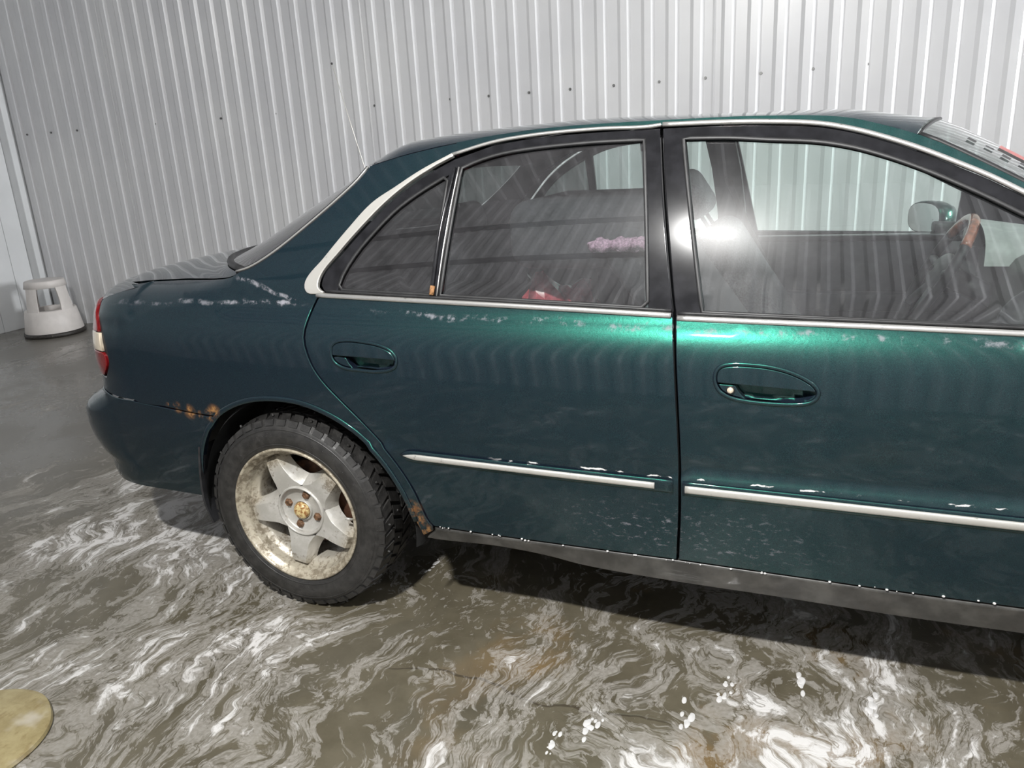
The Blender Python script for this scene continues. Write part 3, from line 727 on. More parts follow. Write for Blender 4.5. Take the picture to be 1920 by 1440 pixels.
# rust at the foot of the divider
M['rustp'] = plain('orange_rust', (0.34, 0.17, 0.07), 0.8, var=0.5, scale=150)
tag(strip('divider_bar', M['rustp'], rear_door, [(.4745, .932), (.476, .953)], S, .013, .0068, -.001), 'rusty lower end of the bar')
# bright belt strips
belt1 = strip('belt_trim', M['chrome'], rear_door, [(.136, .9255), (.466, .917), (.797, .908), (1.060, .899)], S, .013, .006, 0, seg=8)
belt2 = strip('belt_trim', M['chrome'], front_door, [(1.073, .894), (1.302, .890), (1.484, .887), (1.713, .882), (2.045, .874)], S, .013, .006, 0, seg=8)
strip('belt_seal', M['rubber'], rear_door, [(.166, .936), (.466, .9265), (.797, .9175), (1.060, .909)], S, .008, .005, 0)
strip('belt_seal', M['rubber'], front_door, [(1.075, .904), (1.302, .900), (1.484, .8965), (1.713, .8915), (2.045, .884)], S, .008, .005, 0)
# side mouldings
def moulding(par, pts, wd, lip, tp):
    strip('moulding_base', M['paint'], par, lip, S, wd + .016, .004, 0, taper=(0 if tp[0] == 0 else 2, 0), seg=8)
    return strip('side_moulding', M['silver'], par, pts, S, wd, .0065, .0025, taper=tp, seg=8, step=.012)
moulding(rear_door, [(.384, .5255), (.60, .5235), (.85, .521), (1.034, .519)], .0165, [(.374, .5255), (.60, .5235), (.85, .521), (1.075, .519)], (4, 0))
moulding(front_door, [(1.102, .517), (1.30, .5155), (1.53, .513), (1.76, .510), (2.02, .505)], .019, [(1.096, .517), (1.30, .5155), (1.53, .513), (1.76, .510), (2.03, .505)], (0, 0))
# handles
def handle(door, outl, split, lock=None):
    o = spline(outl, .01, True); io = inset(o, .005)
    strip('handle_bezel', M['paint'], door, outl, S, .009, .005, -.001, closed=True, step=.012)
    # recess behind the flap
    cx = sum(p[0] for p in o) / len(o); cz = sum(p[1] for p in o) / len(o)
    def cup(u, v):
        x, y, z = S(u, v); a = (u - cx) / 0.105; b = (v - cz + .008) / 0.042
        d = max(0.0, 1 - a * a - b * b)
        return (x, y + .003 + .025 * min(1, d * 2.2), z)
    panel('handle_cup', M['paint'], door, inset(o, -.001), cup, step=.008, depth=0, bev=0)
    zl = split
    top = [p for p in io]
    fl = []
    n = len(top)
    poly = []
    for i in range(n):
        a, b = top[i], top[(i + 1) % n]
        za = a[1] - zl(a[0]); zb = b[1] - zl(b[0])
        if za >= 0: poly.append(a)
        if za * zb < 0:
            t = za / (za - zb); poly.append((a[0] + (b[0] - a[0]) * t, a[1] + (b[1] - a[1]) * t))
    gi = max(range(len(poly)), key=lambda i: math.hypot(poly[i][0] - poly[i - 1][0], poly[i][1] - poly[i - 1][1]))
    poly = poly[gi:] + poly[:gi]
    panel('handle_flap', M['paint'], door, path(poly, step=.008), S, step=.012, depth=.020, bev=.002, off=.0035)
    xl = min(p[0] for p in o)
    low = [p for p in io if p[1] < zl(p[0]) and p[0] < xl + .055]
    low.sort(key=lambda p: math.atan2(p[1] - cz, p[0] - cx) % (2 * PI))
    e = low[-1]; 
    blk = [(xl + .007, zl(xl) - .005), (xl + .042, zl(xl) - .006), (xl + .05, zl(xl) - .02), (xl + .066, zl(xl) - .037)]
    lowp = sorted([p for p in io if p[1] < zl(p[0]) - .004 and p[0] < xl + .06], key=lambda p: -p[0])
    panel('handle_base', M['paint'], door, path(blk[:2], blk[1:], lowp, step=.006), S, step=.012, depth=.02, bev=.0018, off=-.001)
    if lock:
        c = S(*lock); V, F = lathe([(0.0, -.002), (.0058, -.002), (.0068, 0.0), (.0068, .01)], 16, (c[0], c[1] - .002, c[2]))
        fix_normals(mk('lock_cylinder', V, F, M['lampwhite'], door))
        V, F = lathe([(.0070, .0), (.0082, -.002), (.0094, .001), (.0094, .006)], 16, (c[0], c[1] - .001, c[2])); fix_normals(mk('lock_ring', V, F, M['plastic'], door))
handle(rear_door, hr, lambda x: .7815 - .02 * (x - .2))
handle(front_door, hf, lambda x: .7685 - .045 * (x - 1.16), (1.193, .7525))
# bright roof strip, wide on the rear pillar
cpo = panel('pillar_trim', M['silver'], car, path(cp_out, [(.484, 1.2595), (.489, 1.252)], cp_in[::-1][1:], [(.160, .932), (.137, .928)], step=.012), S, step=.02, off=.006, bev=.0025, depth=.008)
rtr = strip('roof_trim', M['chrome'], car, [(.482, 1.2565)] + roof_chrome[1:6] + [(1.003, 1.2965)], S, .0095, .006, -.001)
rtr2 = strip('roof_trim', M['chrome'], car, [(1.006, 1.2965)] + roof_chrome[6:], S, .0115, .006, -.001)
MIR += [(cpo, 'car'), (rtr, 'car'), (rtr2, 'car')]
# roof rail between strip and roof
rail = panel('roof_rail', M['paint'], car, path([(.490, 1.262), *roof_chrome[1:]], [(2.06, .925), (2.20, .9255)], roofedge[::-1][1:-3] , [(.490, 1.2848), (.490, 1.262)]), S, step=.02, depth=.006, bev=0, off=.0006)
MIR.append((rail, 'car'))
# beads of soapy water hanging along the lower door edges
bm = bmesh.new(); rd = random.Random(3)
for k in range(34):
    x = .46 + 1.3 * rd.random()**1.4; c = S(x, .321 + rd.uniform(-.001, .003)); r = rd.uniform(.0010, .0030)
    bmesh.ops.create_icosphere(bm, subdivisions=1, radius=r, matrix=Matrix.Translation((c[0], c[1] - .002, c[2])) @ Matrix.Diagonal((1.2, 1, .9, 1)))
tag(bm_obj('soap_drops', bm, M['foam'], car), kind='stuff')
# sill
sill_o = path([(x, z - .005) for x, z in door_bot_r], [(1.083, .32), (1.36, .317), (1.548, .314), (1.778, .313), (2.05, .311)], [(2.05, .311), (2.08, .25)], [(2.08, .245), (1.787, .247), (1.555, .247), (1.301, .253), (1.05, .255), (.844, .264), (.765, .276), (.625, .284), (.44, .276), (.412, .277)], [(.412, .279), (.443, .306)])
sill = panel('sill', M['sill'], car, sill_o, S, step=.02, depth=.06, bev=.006, off=.002)
MIR.append((sill, 'car'))
# front wing, crude but whole, ahead of the door
FA = (2.66, .29, .345)
farch = [(FA[0] + FA[2] * math.cos(a), FA[1] + FA[2] * math.sin(a)) for a in [PI * (1.02 - k / 14 * 1.04) for k in range(15)]]
wing_o = path([(2.058, .870), (2.043, .6), (2.028, .318)], [(2.06, .312), (2.09, .25)], [(2.31, .25)], farch, [(3.01, .26), (3.30, .28)], [(3.30, .28), (3.33, .5), (3.30, .74)], [(3.30, .74), (2.9, .83), (2.4, .895), (2.21, .918)], [(2.21, .918), (2.07, .915)])
wing = panel('front_wing', M['paint'], car, wing_o, S, step=.04); MIR.append((wing, 'car'))

def wroof(s, n=2.5): return 1 - abs(s)**n
CRX = [.094, .13, .187, .243, .348, .449, .594, .673, .794, .964, 1.045, 1.265, 1.388, 1.48, 1.568, 1.62]
CRZ = [1.240, 1.258, 1.281, 1.295, 1.307, 1.315, 1.321, 1.323, 1.327, 1.324, 1.321, 1.314, 1.310, 1.295, 1.280, 1.268]
def roof_f(a, b):
    s = 2 * b - 1; sg = 1 if s > 0 else -1
    s = sg * (1 - (1 - abs(s))**1.7)          # finer rows near the edges
    xe = .241 + (1.520 - .241) * a
    x = xe - .20 * (1 - a)**3 * wroof(s, 2.0) + .085 * a**4 * wroof(s)
    ze = rz(xe); ye = side(xe, ze); y = YC + s * (YC - ye)
    zc = max(pchip(max(x, .094), CRX, CRZ), ze + .002); q = abs(s)
    return (x, y, ze + (zc - ze) * sstep(-.02, .10, a) * (.15 * (1 - q**2) + .85 * (1 - q**9)))
roof = gridsurf('roof', M['paint'], car, roof_f, 44, 56)
def roofin_f(a, b):
    x, y, z = roof_f(a, b); return (x, YC + (y - YC) * .93, z - .035 - .012 * abs(2 * b - 1))
gridsurf('headliner', M['liner'], car, roofin_f, 12, 20)
# backlight
def gut(a):
    P = gutter; t = a * (len(P) - 1); i = min(int(t), len(P) - 2); f = t - i
    return (P[i][0] + (P[i + 1][0] - P[i][0]) * f, P[i][1] + (P[i + 1][1] - P[i][1]) * f)
def back_f(a, b):
    s = 2 * b - 1; xe, ze = gut(a); ye = side(xe, ze) + .018
    return (xe + .012 - (.31 - .11 * a**3) * wroof(s, 3.5 - 1.5 * a * a), YC + s * (YC - ye), ze + .004 + (.006 * (1 - a)) * wroof(s))
rw = empty('rear_window', (0, 0, 0), car)
gridsurf('rear_glass', M['glass_t'], rw, back_f, 10, 28)
gp = spline(gutter, .02)
NG = [fnormal(S, u, v, REAR) for u, v in gp]; PG = [Vector(S(u, v)) for u, v in gp]
bead('window_gasket', M['rubber'], rw, [p + n * .002 + Vector((-.004, .006, 0)) for p, n in zip(PG, NG)], NG, .014, .004)
bead('bright_edge', M['chrome'], rw, [p + n * .004 + Vector((-.003, .006, 0)) for p, n in zip(PG, NG)], NG, .006, .004)
tube('window_gasket', M['rubber'], rw, [Vector(back_f(0, j / 30)) + Vector((0, 0, -.002)) for j in range(31)], .011)
tube('roof_edge_gasket', M['rubber'], rw, [Vector(back_f(1, j / 30)) for j in range(31)], .008)
# windscreen
def ws_f(a, b):
    s = 2 * b - 1; xe = 1.526 + (2.20 - 1.526) * a; ze = rz(xe); ye = side(xe, ze) + .012 + .01 * a
    q = abs(s); hump = .85 * (1 - q**9) + .15 * (1 - q**2)
    return (xe + (.085 + .06 * a) * wroof(s), YC + s * (YC - ye), ze + .002 + .030 * hump * (1 - a)**2 + .01 * a * wroof(s))
wsn = empty('windscreen', (0, 0, 0), car)
gridsurf('windscreen_glass', M['glass_s'], wsn, ws_f, 16, 28)
tube('windscreen_gasket', M['rubber'], wsn, [Vector(ws_f(k / 20, 0)) for k in range(21)], .006)
tube('windscreen_gasket', M['rubber'], wsn, [Vector(ws_f(k / 20, 1)) for k in range(21)], .009)
tube('windscreen_gasket', M['rubber'], wsn, [Vector(ws_f(0, k / 40)) for k in range(41)], .0035)
def ws_patch(name, mat, a0, a1, b0, b1):
    gridsurf(name, mat, wsn, lambda i, j: tuple(Vector(ws_f(a0 + (a1 - a0) * i, b0 + (b1 - b0) * j)) + Vector((.001, 0, .003))), 4, 4)
ws_patch('red_sticker', M['stick_r'], .17, .34, .125, .19)
for k in range(5): ws_patch('printed_line', M['stick_k'], .10 + .045 * k, .122 + .045 * k, .060 + .010 * (k % 2), .078 + .006 * (k % 2))
# boot lid
LE = [Vector(S(u, v)) for u, v in spline(trunkline[::-1], .02)] + [Vector(body(*T(t, z))) for t, z in ((.06, .930), (.16, .924), (.28, .914), (.40, .902), (.50, .890))]
LE = [p + Vector((0.001, .004, .001)) for p in LE]
def lid_f(a, b):
    s = 2 * b - 1; sg = 1 if s > 0 else -1; s = sg * (1 - (1 - abs(s))**1.4)
    t_ = min(a / .8, 1) * (len(LE) - 1); i = min(int(t_), len(LE) - 2); E = LE[i].lerp(LE[i + 1], t_ - i)
    aa = min(a / .8, 1); xm = -.50 + (-.955 + .50) * aa; wq = wroof(s, 2.6)
    zm = pchip(xm, [-.96, -.80, -.65, -.48], [.905, .940, .958, .968])
    x = E.x + (xm - E.x) * wq; z = E.z + (zm - E.z) * wroof(s, 2.2); y = YC + s * (YC - E.y)
    if a > .8:
        t = (a - .8) / .2; z -= .012 * min(1, t * 4) + .26 * t * wroof(s, 6); x -= .03 * math.sin(min(1, t * 2.5) * PI / 2) * wq - .05 * t
    return (x, y, z)
lid = gridsurf('boot_lid', M['paint'], car, lid_f, 40, 44)
# scuttle and bonnet
def bon_f(a, b):
    s = 2 * b - 1; x = 2.215 + .13 * wroof(s, 2.2) * (1 - a) + (1.10 + .12 * wroof(s)) * a
    z = pchip(x, [2.2, 2.6, 3.0, 3.3, 3.5], [.922, .875, .81, .745, .68]) + .035 * wroof(s, 2)
    y = plan(min(x, 3.3)) + .07 + .04 * a
    return (x, YC + s * (YC - y), z)
gridsurf('bonnet', M['paint'], car, bon_f, 16, 24)
def fb_f(a, b):
    th = PI * b; z = .24 + .50 * a
    return (3.28 + .22 * math.sin(th)**.55 * (1 + .2 * math.sin(a * PI)), YC - (YC - .075) * math.cos(th) * (1.0), z)
gridsurf('front_bumper', M['paint'], car, fb_f, 8, 32)

# wheels
def make_wheel(nm, cx, cy, cz, far=False):
    wh = empty(nm, (cx, cy, cz), car)
    O = (0, 0, 0)
    R = .298
    V, F = lathe([(.196, .010), (.203, .000), (.212, -.0055), (.230, -.010), (.252, -.0095), (.268, -.004), (.280, .004), (.2865, .014), (.2885, .03), (.2885, .165), (.283, .178), (.262, .198), (.235, .203), (.205, .19)], 96, O)
    tyre = fix_normals(mk('tyre', V, F, M['tyre'], wh))
    # raised bead lines on the sidewall
    for r, d in ((.218, -.0078), (.262, -.0068)):
        V, F = lathe([(r - .002, d + .001), (r, d - .0014), (r + .002, d + .001)], 96, O); fix_normals(mk('sidewall_ring', V, F, M['tyre'], wh))
    bm = bmesh.new()
    for row, (y0, y1, n, ph, h) in enumerate(((-.0005, .042, 44, 0, .0095), (.048, .088, 44, .5, .010), (.094, .134, 44, 0, .010), (.140, .184, 44, .5, .0095))):
        for k in range(n):
            a = 2 * PI * (k + ph) / n; da = 2 * PI / n * .40
            vs = box(bm, (-1, -1, -1), (1, 1, 1))
            for v in vs:
                sx_, sy_, sz_ = v.co
                y = (y0 + y1) / 2 + sy_ * (y1 - y0) / 2
                if row == 0 and sy_ < 0: y += 0.002 if sz_ < 0 else .010
                r = (R - h - .012) if sz_ < 0 else R - (0.009 if (row in (0, 3) and ((sy_ < 0) == (row == 0))) else 0)
                an = a + sx_ * da * (1 if sz_ < 0 else .88) + (.03 * sy_ * (1 if row in (0, 2) else -1))
                v.co = Vector((r * math.cos(an), y, r * math.sin(an)))
            # sipe and stud read as fine relief: a small stud on every third shoulder lug
            if row < 2 and k % 3 == 0:
                m = Matrix.Translation((R * .998 * math.cos(a), (y0 + y1) / 2, R * .998 * math.sin(a))) @ Matrix.Rotation(PI / 2 - a, 4, 'Y')
                bmesh.ops.create_cone(bm, cap_ends=True, segments=6, radius1=.004, radius2=.003, depth=.006, matrix=m)
    # wear bars of the outer shoulder, seen from the side
    for k in range(44):
        a = 2 * PI * k / 44; da = 2 * PI / 44 * .36
        vs = box(bm, (-1, -1, -1), (1, 1, 1))
        for v in vs:
            sx_, sy_, sz_ = v.co; r = .2735 if sz_ < 0 else .289; y = .020 if sy_ > 0 else (-.0035 if sz_ < 0 else .0035)
            an = a + .01 + sx_ * da; v.co = Vector((r * math.cos(an), y, r * math.sin(an)))
    bm_obj('tread', bm, M['tyre'], wh, angle=30)
    # rim: lip, barrel
    V, F = lathe([(.196, .012), (.2030, .004), (.2055, -.002), (.2045, -.006), (.1995, -.007), (.1965, -.003), (.1930, .006), (.1865, .010), (.1840, .016), (.1800, .034), (.1780, .040), (.1690, .046), (.1640, .060), (.160, .10), (.158, .17), (.17, .19)], 96, O)
    fix_normals(mk('rim', V, F, M['alloy'], wh))
    # five flat tapering spokes with sloping flanks
    bm = bmesh.new()
    for k in range(5):
        a = math.radians(115 + 72 * k + 1)
        rows = []
        for i in range(11):
            t = i / 10; r = .068 + (.178 - .068) * t
            hw = .0385 - .017 * t + (.012 * max(0, .25 - t) / .25)        # face half width
            fl = hw + .010 + .020 * (1 - t)**2.2 + .008 * max(0, (t - .8) / .2)**2
            yf = .030 - .006 * t - .016 * math.sin(PI * t) * .4 + (.012 * max(0, (t - .9) / .1))
            rows.append([(r, -fl, yf + .040), (r, -hw, yf + .003), (r, -hw * .93, yf), (r, hw * .93, yf), (r, hw, yf + .003), (r, fl, yf + .040)])
        vv = []
        for row in rows:
            vv.append([bm.verts.new((r * math.cos(a) - s * math.sin(a), y, r * math.sin(a) + s * math.cos(a))) for r, s, y in row])
        for i in range(10):
            for j in range(5): bm.faces.new((vv[i][j], vv[i + 1][j], vv[i + 1][j + 1], vv[i][j + 1]))
            bm.faces.new((vv[i][5], vv[i + 1][5], vv[i + 1][0], vv[i][0]))
        bm.faces.new(vv[0]); bm.faces.new(vv[-1])
    bm_obj('spokes', bm, M['alloy'], wh, angle=28)
    V, F = lathe([(0, .040), (.030, .040), (.066, .039), (.0690, .034), (.0700, .026), (.0725, .0225), (.0755, .0235), (.078, .030), (.080, .050)], 64, O)
    fix_normals(mk('hub_plate', V, F, M['alloy'], wh))
    V, F = lathe([(0, .020), (.012, .0205), (.0215, .023), (.0245, .028), (.0255, .042)], 32, O)
    fix_normals(mk('center_cap', V, F, M['cap'], wh))
    V, F = lathe([(.0255, .036), (.0285, .032), (.031, .034), (.032, .042)], 40, O); fix_normals(mk('cap_ring', V, F, M['alloy'], wh))
    nut = None
    for k in range(4):
        a = math.radians(160 - 90 * k)
        if nut is None:
            V, F = lathe([(0, -.010), (.0082, -.0095), (.0118, -.006), (.0132, 0), (.0132, .006)], 6, O)
            nut = fix_normals(mk('lug_nut', V, F, M['nut'], wh, smooth=False)); o = nut
        else: o = nut.copy(); COL.objects.link(o)
        o.location = (.050 * math.cos(a), .040, .050 * math.sin(a))
    V, F = lathe([(.03, .095), (.128, .095), (.13, .098), (.13, .11), (.03, .11)], 48, O); fix_normals(mk('brake_disc', V, F, M['brake'], wh))
    V, F = lathe([(0, .088), (.055, .088), (.058, .095)], 32, O); fix_normals(mk('brake_hub', V, F, M['nut'], wh))
    a = math.radians(-3)
    tube('valve', M['silver'], wh, [(.168 * math.cos(a), .035, .168 * math.sin(a)), (.150 * math.cos(a), .026, .150 * math.sin(a) + .004)], .004)
    return wh
rear_wheel = make_wheel('rear_wheel', 0, 0, .297)
# the other three wheels share the same meshes
def copy_tree(o, name, loc, rz_=0.0):
    c = o.copy(); c.name = name; COL.objects.link(c); c.location = loc; c.rotation_euler = (0, 0, rz_)
    for ch in o.children:
        d = ch.copy(); COL.objects.link(d); d.parent = c
        d.matrix_parent_inverse = ch.matrix_parent_inverse.copy()
    return c
copy_tree(rear_wheel, 'front_wheel', (2.66, 0.0, .297))
copy_tree(rear_wheel, 'rear_wheel', (0, 2 * YC, .297), PI)
copy_tree(rear_wheel, 'front_wheel', (2.66, 2 * YC, .297), PI)
for nm, cx in (('rear_wheel_housing', .03), ('front_wheel_housing', 2.66)):
    V, F = lathe([(.352, .012), (.36, .03), (.365, .33), (.0, .335)], 40, (cx, 0, .297), a0=-.15, a1=PI + .15)
    MIR.append((mk(nm, V, F, M['dark'], car), 'car'))
# mud flap behind the rear wheel
def flap_f(a, b):
    z = .475 - .245 * a; x = -.318 - .012 * a - .012 * math.sin(a * 3) + .016 * max(0, a - .75) * 4
    return (x - .006 * b, .004 + .13 * b, z + .01 * b * (a - .5))
V = []; F = []
for off_ in (0, 1):
    for i in range(11):
        for j in range(5):
            x, y, z = flap_f(i / 10, j / 4); V.append((x + off_ * .007, y, z))
n_ = 55
for i in range(10):
    for j in range(4):
        q = (i * 5 + j, i * 5 + j + 1, i * 5 + j + 6, i * 5 + j + 5); F.append(q); F.append(tuple(k + n_ for k in q)[::-1])
ring = [i for i in range(5)] + [i * 5 + 4 for i in range(1, 11)] + [50 + j for j in (3, 2, 1, 0)] + [i * 5 for i in range(9, 0, -1)]
for i in range(len(ring)):
    a, b = ring[i], ring[(i + 1) % len(ring)]; F.append((a, a + n_, b + n_, b))
fix_normals(mk('mud_flap', V, F, M['plastic'], car, smooth=False))

# inner shell behind the shut lines, floor, underside
inner = path([(.16, .86), (.16, .76), (.45, .50), (.47, .33)], [(.47, .30), (2.0, .30)], [(2.0, .30), (2.05, .86)], [(2.05, .862), (.16, .862)])
MIR.append((panel('door_jamb', M['dark'], car, inner, S, step=.06, depth=0, bev=0, off=-.045), 'car'))
jamb2 = path([(.17, .93), (.24, 1.05), (.5, 1.26), (.75, 1.305)], [(1.0, 1.305), (1.4, 1.28), (2.1, .93)], [(2.1, .92), (2.1, .85), (.17, .85)])
bm = bmesh.new()
box(bm, (-.62, .34, .24), (3.2, 2 * YC - .34, .31), .02)
box(bm, (.42, .05, .26), (2.28, 2 * YC - .05, .31), .02)
bm_obj('underbody', bm, M['dark'], car)
bm = bmesh.new(); box(bm, (-.72, .25, .31), (-.20, 2 * YC - .25, .80), .03); bm_obj('boot_floor', bm, M['dark'], car)
bm = bmesh.new(); box(bm, (2.15, .36, .31), (3.25, 2 * YC - .36, .72), .03); bm_obj('engine_bay', bm, M['dark'], car)
# pillars inside (B post) and dashboard etc.
for yy in (.10, 2 * YC - .10):
    s_ = 1 if yy < YC else -1
    pts = [(1.04 + .0, .86, .0), (1.035, 1.0, .035), (1.02, 1.15, .10), (.995, 1.285, .165)]
    bm = bmesh.new()
    vv = []
    for x, z, dy in pts:
        vv.append([bm.verts.new((x + a, yy + s_ * (dy - .02 + b), z)) for a, b in ((-.05, 0), (.05, 0), (.05, .045), (-.05, .045))])
    for i in range(3):
        for j in range(4): bm.faces.new((vv[i][j], vv[i][(j + 1) % 4], vv[i + 1][(j + 1) % 4], vv[i + 1][j]))
    bm_obj('centre_pillar', bm, M['trimgrey'], car)
def door_trim(x0, x1, far):
    bm = bmesh.new(); y0, y1 = (.075, .135) if not far else (2 * YC - .135, 2 * YC - .075)
    box(bm, (x0, y0, .34), (x1, y1, .875), .018)
    if far: box(bm, (x0 + .12, y0 - .045, .62), (x1 - .15, y0 + .01, .69), .015)
    return bm_obj('door_trim', bm, M['trimgrey'], front_door if (not far and x0 > .9) else (rear_door if not far else car))
door_trim(.50, 1.06, False); door_trim(1.10, 2.02, False)

# far side: mirrored copies
far_par = {'car': car}
for o, key in MIR:
    V, F, mat, N, smooth = RAW[o.name]
    nm = o.name.split('.')[0]
    V2 = [(v[0], 2 * YC - v[1], v[2]) for v in V]; N2 = None if N is None else [(n[0], -n[1], n[2]) for n in N]
    c = mk(nm, V2, F, mat, far_par[key], N2, smooth, flip=True)
    if nm in ('rear_door', 'front_door'): far_par[nm] = c
for x0, x1, k in ((.50, 1.06, 'rear_door'), (1.10, 2.02, 'front_door')):
    t_ = door_trim(x0, x1, True); t_.parent = far_par[k]
bm = bmesh.new(); box(bm, (1.12, 2 * YC - .14, .872), (1.98, 2 * YC - .07, .893), .006)
bm_obj('belt_seal', bm, M['frame'], far_par['front_door'])
bm = bmesh.new(); box(bm, (.52, 2 * YC - .14, .880), (1.03, 2 * YC - .07, .903), .006)
bm_obj('belt_seal', bm, M['frame'], far_par['rear_door'])
# door mirrors
def door_mirror(far):
    par = front_door if not far else far_par['front_door']
    s_ = -1 if not far else 1; y0 = .02 if not far else 2 * YC - .02
    n = empty('door_mirror', (0, 0, 0), par)
    V = []; F = []; m = 20; rings = [(0, .0), (.0, .72), (.0, .93), (.02, 1.0), (.05, .98), (.085, .82), (.108, .5), (.115, .0)]
    cx, cz = (1.715, .925) if far else (1.76, .925)
    yr = y0 + s_ * .15
    def turn(v):
        if not far: return v
        a = math.radians(38); dx, dy = v[0] - cx, v[1] - yr
        return (cx + dx * math.cos(a) - dy * math.sin(a), yr + dx * math.sin(a) + dy * math.cos(a), v[2])
    for dx, k in rings:
        for i in range(m):
            a = 2 * PI * i / m; ca, sa = math.cos(a), math.sin(a)
            yy = math.copysign(abs(ca)**.75, ca) * .085; zz = math.copysign(abs(sa)**.75, sa) * .062
            V.append(turn((cx + dx, yr + yy * k, cz + zz * k)))
    for r in range(len(rings) - 1):
        for i in range(m): F.append((r * m + i, r * m + (i + 1) % m, (r + 1) * m + (i + 1) % m, (r + 1) * m + i))
    fix_normals(mk('mirror_housing', V, F, M['paint'], n))
    V = [(cx - .002, y0 + s_ * .15 + math.copysign(abs(math.cos(a))**.75, math.cos(a)) * .076, cz + math.copysign(abs(math.sin(a))**.75, math.sin(a)) * .054) for a in [2 * PI * i / m for i in range(m)]]
    V = [turn(v) for v in V]
    mk('mirror_glass', V, [tuple(range(m))], M['chrome'] if not far else mat_chrome('mirror_silver', (.8, .82, .82), .05, 1.0), n, smooth=False)
    bm = bmesh.new(); box(bm, (cx + .02, min(y0, y0 + s_ * .08), cz - .045), (cx + .10, max(y0, y0 + s_ * .08), cz - .005), .01); bm_obj('mirror_stalk', bm, M['plastic'], n)
door_mirror(False); door_mirror(True)

# interior
def soft(name, mat, parent, lo, hi, bev, mtx=None, sub=0):
    bm = bmesh.new(); box(bm, lo, hi, bev, seg=4)
    if mtx is not None: bmesh.ops.transform(bm, matrix=mtx, verts=bm.verts)
    return bm_obj(name, bm, mat, parent)
def rec(px, pz, ang): return Matrix.Translation((px, 0, pz)) @ Matrix.Rotation(ang, 4, 'Y')
def front_seat(nm, yc_, ang, px, mat, up_=0.0):
    s = empty(nm, (0, 0, 0), car)
    soft('seat_cushion', mat, s, (px - .02, yc_ - .25, .36), (px + .50, yc_ + .25, .54), .05)
    soft('seat_back', mat, s, (-.07, yc_ - .24, -.02), (.07, yc_ + .24, .56 + up_), .06, rec(px + .02, .50, ang))
    if up_:
        soft('seat_cover', mat, s, (.60, yc_ - .22, .96), (.99, yc_ + .22, 1.135), .05); return s
    soft('headrest', mat, s, (-.045, yc_ - .13, .60), (.055, yc_ + .13, .77), .045, rec(px + .02, .50, ang))
    for dy in (-.06, .06):
        soft('headrest_post', M['plastic'], s, (-.006, yc_ + dy - .006, .55), (.006, yc_ + dy + .006, .62), .002, rec(px + .02, .50, ang))
    return s
front_seat('driver_seat', 1.17, math.radians(-33), 1.28, M['seat'])
ps = front_seat('passenger_seat', .45, math.radians(-36), 1.27, M['seatd'], .14)
rs = empty('rear_seat', (0, 0, 0), car)
soft('seat_cushion', M['seatd'], rs, (.22, .16, .34), (.76, 2 * YC - .16, .52), .05)
soft('seat_back', M['seatd'], rs, (-.07, .17, 0), (.07, 2 * YC - .17, .50), .05, rec(.24, .48, math.radians(-18)))
for yy in (.45, 1.15): soft('headrest', M['seatd'], rs, (-.04, yy - .12, .50), (.05, yy + .12, .62), .04, rec(.24, .48, math.radians(-18)))
soft('parcel_shelf', M['trimgrey'], rs, (-.26, .22, .925), (.12, 2 * YC - .22, .945), .008)
# mauve fluffy edge of the passenger seat cover
pts = []
for k in range(40):
    pts.append((.835 + .175 * k / 39, .195 + .008 * math.sin(k * 1.7), 1.028 + .007 * k / 39 + .005 * math.sin(k * 2.3)))
tube('cover_fringe', M['fluff'], ps, pts, .03, 8, radii=[.009 + .009 * random.random() for _ in pts])
# seat belts
tube('seat_belt', M['dark'], car, [(1.02, 1.40, 1.12), (1.10, 1.37, .95), (1.22, 1.33, .72), (1.30, 1.30, .55)], .012, 6)
# dashboard
bm = bmesh.new(); box(bm, (1.86, .12, .56), (2.28, 2 * YC - .12, .90), .06, seg=4); bm_obj('dashboard', bm, M['dash'], car)
def cowl_f(a, b):
    th = PI * a; r = .10; return (1.80 + .30 * b, 1.17 - .21 * math.cos(th), .86 + (.115 - .05 * b) * math.sin(th)**.6)
gridsurf('instrument_cowl', M['pad'], car, cowl_f, 20, 6)
bm = bmesh.new(); bmesh.ops.create_uvsphere(bm, u_segments=24, v_segments=14, radius=1.0, matrix=Matrix.Translation((1.815, .20, .85)) @ Matrix.Diagonal((.115, .07, .10, 1))); bm_obj('dash_end', bm, M['plastic'], car)
# steering wheel
C0 = Vector((1.708, 1.17, .815)); ax_ = Vector((-.885, 0, .465)).normalized()
e1 = Vector((0, 1, 0)); e2 = ax_.cross(e1) * -1
if e2.z < 0: e2 = -e2
swh = empty('steering_wheel', (0, 0, 0), car)
def arc(a0, a1, n=28, r=.182): return [C0 + (e1 * math.cos(a0 + (a1 - a0) * k / n) + e2 * math.sin(a0 + (a1 - a0) * k / n)) * r for k in range(n + 1)]
tag(tube('rim_section', M['wood'], swh, arc(math.radians(35), math.radians(145)), .0165, 10), 'reddish wood upper rim')
tube('rim_section', M['plastic'], swh, arc(math.radians(145), math.radians(395), 50), .0155, 10)
bm = bmesh.new(); bmesh.ops.create_uvsphere(bm, u_segments=20, v_segments=12, radius=1.0)
rot = Matrix((e1, e2, ax_)).transposed().to_4x4()
bmesh.ops.transform(bm, matrix=Matrix.Translation(C0 - ax_ * .012) @ rot @ Matrix.Diagonal((.085, .065, .03, 1)), verts=bm.verts)
bm_obj('hub_pad', bm, M['pad'], swh)
for a in (math.radians(5), math.radians(175), math.radians(235), math.radians(305)):
    d = e1 * math.cos(a) + e2 * math.sin(a)
    tube('spoke', M['pad'], swh, [C0 + d * .05 - ax_ * .015, C0 + d * .12 - ax_ * .006, C0 + d * .18], .014, 8)
ec = C0 + ax_ * .019
